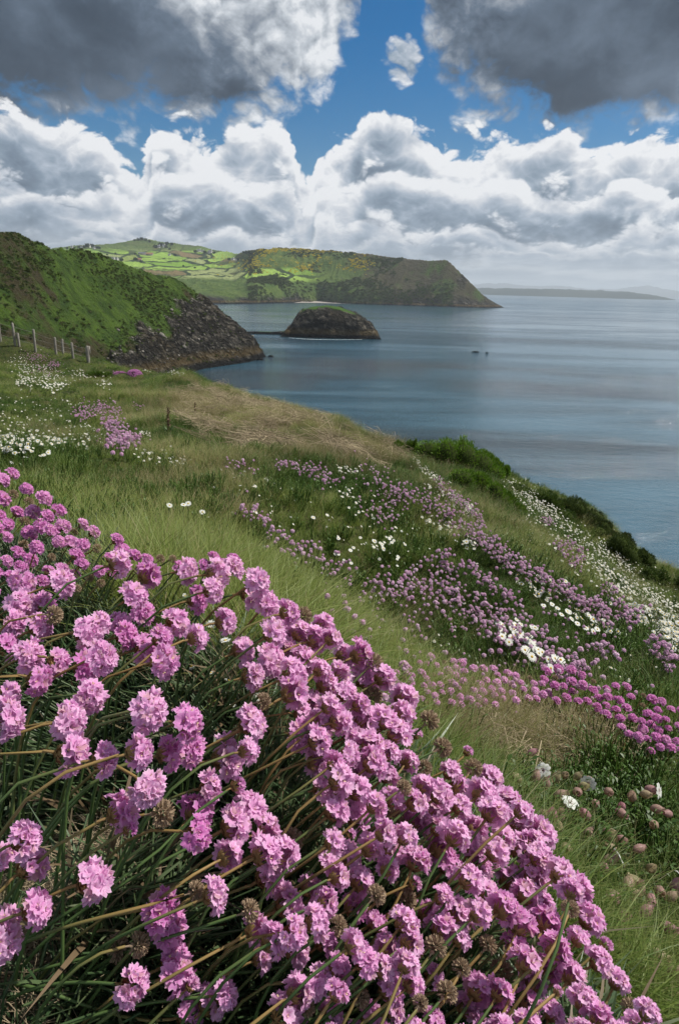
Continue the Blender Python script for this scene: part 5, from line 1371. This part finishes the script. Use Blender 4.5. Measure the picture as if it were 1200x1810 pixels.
# ------------------------------------------------------------------ fence
posts = [(2, 567, 604), (28, 572, 612), (35, 589, 613), (64, 583, 622), (100, 597, 627), (112, 600, 626), (130, 606, 633), (157, 612, 641)]
g0 = None; tops = []
for k, (u0, vt, vb) in enumerate(posts):
    gp = on_ground([float(u0)], [float(vb)])
    gp = gp[0] if len(gp) else np.array(at_r(u0, vb, 33))
    if g0 is None:
        g0 = gp; fe = E('fence', g0, 'old fence of weathered timber posts and thin wire crossing the hillside', 'fence')
    un = (gp@Fv)/FPX; h = (vb-vt)*un; b = Bag(); rw_ = (4.2 if k != 7 else 6.0)*un/2
    lx, ly = random.uniform(-.04, .04)*h, random.uniform(-.04, .04)*h
    tube(b, [(0, 0, -.15), (lx*.4, ly*.4, h*.4), (lx, ly, h*.96), (lx, ly, h)], [rw_, rw_*1.04, rw_*.97, rw_*.7], 7, 0, True)
    o = obj('post', b.mesh('post', [m_post]), fe, tuple(gp-g0)); tops.append((gp-g0, np.array([lx, ly, h]), h, rw_))
    if k == 7:
        b = Bag(); tube(b, [(rw_*1.1, 0, h*.55), (rw_*1.3, 0, h*.98)], [rw_*.55, rw_*.5], 6, 0, True); obj('short_strut', b.mesh('short_strut', [m_post]), fe, tuple(gp-g0))
ordp = [0, 1, 3, 4, 6, 7]
for f in (.35, .6, .86):
    b = Bag(); pts = []
    for i in ordp:
        gp, tp_, h, _ = tops[i]; pts.append(gp+tp_*f)
    fine_ = []
    for a, c in zip(pts[:-1], pts[1:]):
        for s_ in (0, .33, .66): fine_.append(a*(1-s_)+c*s_-np.array([0, 0, .03*math.sin(s_*3.14)]))
    fine_.append(pts[-1]); tube(b, fine_, .006, 3); obj('wire', b.mesh('wire', [m_wire]), fe)

# ------------------------------------------------------------------ farmhouses on the far hills
m_wall, t, out = material('whitewashed_wall'); principled(t, out, (.72, .70, .66), .85)
m_stone, t, out = material('barn_wall'); principled(t, out, (.30, .26, .22), .9)
m_slate, t, out = material('slate_roof'); principled(t, out, (.10, .105, .12), .6)
m_rust, t, out = material('rusty_roof'); principled(t, out, (.22, .10, .06), .8)
m_win, t, out = material('window_glass'); principled(t, out, (.03, .035, .045), .15, .5)
def far_hit(u0, v0):
    h = far.hit(np.array([float(u0)]), np.array([float(v0)]))
    return h[0] if not np.isnan(h[0, 0]) else None
def house(u0, v0, wpx, hpx, label, white=True, rust=False, rz=0.0, name='farmhouse'):
    g_ = far_hit(u0, v0)
    if g_ is None: return
    un = (g_@Fv)/FPX; w2 = wpx*un/2; d2 = min(w2*.7, 4*un); h = hpx*un*.62; rh = hpx*un*.5
    e = E(name, g_, label, 'house' if white else 'barn'); e.rotation_euler = (0, 0, rz)
    b = Bag(); b.add([(-w2, -d2, -6), (w2, -d2, -6), (w2, d2, -6), (-w2, d2, -6), (-w2, -d2, h), (w2, -d2, h), (w2, d2, h), (-w2, d2, h), (-w2, 0, h+rh), (w2, 0, h+rh)], [(0, 1, 5, 4), (1, 2, 6, 5), (2, 3, 7, 6), (3, 0, 4, 7)], [(4, 8, 7), (5, 6, 9)])
    obj('wall', b.mesh('wall', [m_wall if white else m_stone], False), e)
    o_ = .12*d2; b = Bag(); hz = h-rh*.12
    b.add([(-w2-o_, -d2-o_, hz), (w2+o_, -d2-o_, hz), (w2+o_, 0, h+rh+.2), (-w2-o_, 0, h+rh+.2), (-w2-o_, d2+o_, hz), (w2+o_, d2+o_, hz)], [(0, 1, 2, 3), (3, 2, 5, 4)])
    rf = obj('roof', b.mesh('roof', [m_rust if rust else m_slate], False), e)
    if white:
        b = Bag(); c = w2*.8; k = d2*.22
        b.add([(c-k, -k, h+rh*.6), (c+k, -k, h+rh*.6), (c+k, k, h+rh*.6), (c-k, k, h+rh*.6), (c-k, -k, h+rh*1.5), (c+k, -k, h+rh*1.5), (c+k, k, h+rh*1.5), (c-k, k, h+rh*1.5)], [(0, 1, 5, 4), (1, 2, 6, 5), (2, 3, 7, 6), (3, 0, 4, 7), (4, 5, 6, 7)])
        obj('chimney', b.mesh('chimney', [m_wall], False), rf)
        for x in (-.5, .45):
            b = Bag(); b.add([(w2*x-w2*.16, -d2-.12, h*.3), (w2*x+w2*.16, -d2-.12, h*.3), (w2*x+w2*.16, -d2-.12, h*.75), (w2*x-w2*.16, -d2-.12, h*.75)], [(0, 1, 2, 3)])
            obj('window', b.mesh('window', [m_win], False), e)
HS = [(158, 437, 5, 4, 'white farmhouse highest on the hill village, by dark trees'), (167, 440, 4, 3, 'small white cottage below the hill village trees'), (145, 438, 4, 3, 'white cottage at the sheltered end of the hill village'), (128, 438, 4, 3, 'lone white cottage on the crest over the dark headland'),
      (281, 438, 5, 4, 'white house in the tree clump under the summit'), (290, 437, 5, 4, 'second white house of the clump under the summit, larger'), (200, 460, 7, 4, 'white farmhouse just above the dark headland slope'), (207, 459, 5, 3, 'small white outbuilding beside the farmhouse over the headland'),
      (352, 445, 6, 4, 'white house group on the saddle toward the headland'), (358, 446, 5, 3.4, 'low white house beside the saddle group'), (372, 447, 7, 4, 'broad white house at the end of the saddle lane'), (412, 460, 5, 3.5, 'white house by the dark hedge near the gorse hill'), (418, 461, 4, 3, 'tiny white cottage next to the gorse hill hedge'),
      (300, 452, 5, 3, 'pale house by the long barns')]
for k, (u0, v0, wp, hp_, lab) in enumerate(HS): house(u0, v0, wp, hp_, lab, rz=(k*37 % 50-25)/57)
house(252, 450, 13, 3.4, 'long grey barn with pale roof in the middle of the fields', False, False, .1, 'barn')
house(265, 451, 11, 3.6, 'long brown-walled barn adjoining the grey barn', False, True, 0, 'barn')
house(246, 461, 9, 4, 'rust-roofed barn in a dark hedge ring', False, True, -.1, 'barn')
# tree clumps and hedges of the far farmland
m_ftree, t, out = material('far_tree_leaves')
leafy(t, out, t.mix(t.noise(pos_obj(t), .25, 3), (.018, .036, .010), (.04, .065, .016)), .2, .7, .1)
TM = []
for k in range(4):
    b = Bag(); r5 = np.random.default_rng(40+k)
    for i in range(150):
        d = r5.normal(0, 1, 3); d /= np.linalg.norm(d); c = d*np.array([1, 1, .62])*r5.uniform(.5, 1.0)*(1+.3*math.sin(3*d[0]+k))+np.array([0, 0, .75])
        e1 = r5.normal(0, .2, 3); e2 = r5.normal(0, .2, 3); b.add([c-e1, c+e1, c+e2], [], [(0, 1, 2)])
    cm = b.mesh('crown', [m_ftree], False); b = Bag(); tube(b, [(0, 0, -.6), (0.02, 0, .6)], [.10, .06], 5); TM.append((cm, b.mesh('trunk', [m_wood])))
FT = [(150, 437, 5), (155, 435.5, 7), (163, 436, 7), (170, 438, 5), (140, 437, 4), (176, 439, 5), (132, 438, 4), (120, 439, 4), (245, 424, 5), (251, 423.5, 6), (258, 424.5, 5), (238, 425, 4), (265, 427, 4), (276, 437, 6), (285, 434, 7), (294, 437, 5), (300, 440, 4), (295, 431.5, 6), (304, 432, 5), (345, 445, 5), (362, 446, 5), (378, 447, 4), (405, 459, 5), (421, 459, 5), (431, 447, 5), (437, 447.5, 6), (442, 448, 6), (240, 459, 6), (250, 463, 5), (215, 460, 5), (195, 458, 5), (310, 451, 4), (240, 449, 4), (190, 450, 3), (205, 448, 3), (325, 470, 3), (345, 473, 3)]
rr6 = random.Random(3)
def tree_label(k, u0, v0):
    if u0 < 185 and v0 < 442: return 'dark bushy tree in the hill village windbreak', 'trees of the hill village'
    if v0 < 433: return 'dark tree on the rounded summit skyline', 'trees on the summit'
    if u0 < 305 and u0 > 270: return 'dark tree sheltering the white houses under the summit', 'trees round the houses under the summit'
    if u0 > 400: return 'dark tree by the hedge at the foot of the gorse hill', 'trees by the gorse hill'
    return 'small dark hedge tree among the sunny fields', 'hedge trees among the fields'
ORD = 'first second third fourth fifth sixth seventh eighth ninth tenth eleventh twelfth thirteenth fourteenth fifteenth'.split(); seen_ = {}
FT.sort()
for k, (u0, v0, hp_) in enumerate(FT):
    g_ = far_hit(u0, v0+1.5)
    if g_ is None: continue
    un = (g_@Fv)/FPX; lb, gr = tree_label(k, u0, v0); q_ = seen_.get(gr, 0); seen_[gr] = q_+1; lb = ORD[q_]+' from inland: '+lb; e = E('tree', g_, lb, 'tree', gr); s_ = hp_*un*.62; e.scale = (s_*rr6.uniform(.9, 1.3), s_, s_); e.rotation_euler = (0, 0, rr6.uniform(0, 6))
    obj('crown', TM[k % 4][0], e); obj('trunk', TM[k % 4][1], e)

# white water where the swell meets the rocks
m_foam, t, out = material('sea_foam')
fn = t.noise(pos_obj(t), .9, 5, .7)
tb = t.node('ShaderNodeBsdfTransparent'); db_ = t.node('ShaderNodeBsdfDiffuse', {'Color': (.75, .78, .78, 1)})
mx = t.node('ShaderNodeMixShader', {0: t.ss(fn, .42, .56), 1: tb.outputs[0], 2: db_.outputs[0]}); t.l.new(mx.outputs[0], out.inputs[0])
def foam(pts, wd, label):
    q = [np.array(water(*p_)) for p_ in pts]; V = []
    for i, a in enumerate(q):
        n2_ = a[:2]/np.linalg.norm(a[:2]); w__ = wd*(.5 if i in (0, len(q)-1) else 1)*random.uniform(.6, 1.2)
        V += [(a[0]-n2_[0]*w__, a[1]-n2_[1]*w__, .05), (a[0]+n2_[0]*w__, a[1]+n2_[1]*w__, .05)]
    o = obj('sea_foam', mesh('sea_foam', V, np.array([(2*i, 2*i+1, 2*i+3, 2*i+2) for i in range(len(q)-1)]), [m_foam])); tag(o, label, kind='stuff')
foam([(395, 646), (405, 641), (420, 636.5), (436, 634), (452, 632.5), (463, 631)], 2.2, 'thin white surf along the foot of the rocky headland')
foam([(510, 597), (535, 599), (560, 600), (600, 600.5), (640, 600)], 1.6, 'pale wash line at the foot of the islet')

# ------------------------------------------------------------------ the air
m_haze = bpy.data.materials.new('haze_air'); m_haze.use_nodes = True; m_haze.node_tree.nodes.clear(); t = NT(m_haze.node_tree)
out = t.node('ShaderNodeOutputMaterial'); vp = t.node('ShaderNodeVolumePrincipled', {'Color': (.80, .90, 1, 1), 'Density': .62e-4, 'Anisotropy': .2}); t.l.new(vp.outputs[0], out.inputs['Volume'])
B = 40000; V = [(x, y_, z) for z in (-900, 520) for x, y_ in ((-B, -B), (B, -B), (B, B), (-B, B))]
tag(obj('haze', mesh('haze', V, np.array([(3, 2, 1, 0), (4, 5, 6, 7), (0, 1, 5, 4), (1, 2, 6, 5), (2, 3, 7, 6), (3, 0, 4, 7)]), [m_haze], False)), 'thin pale sea haze over the whole bay', kind='stuff')
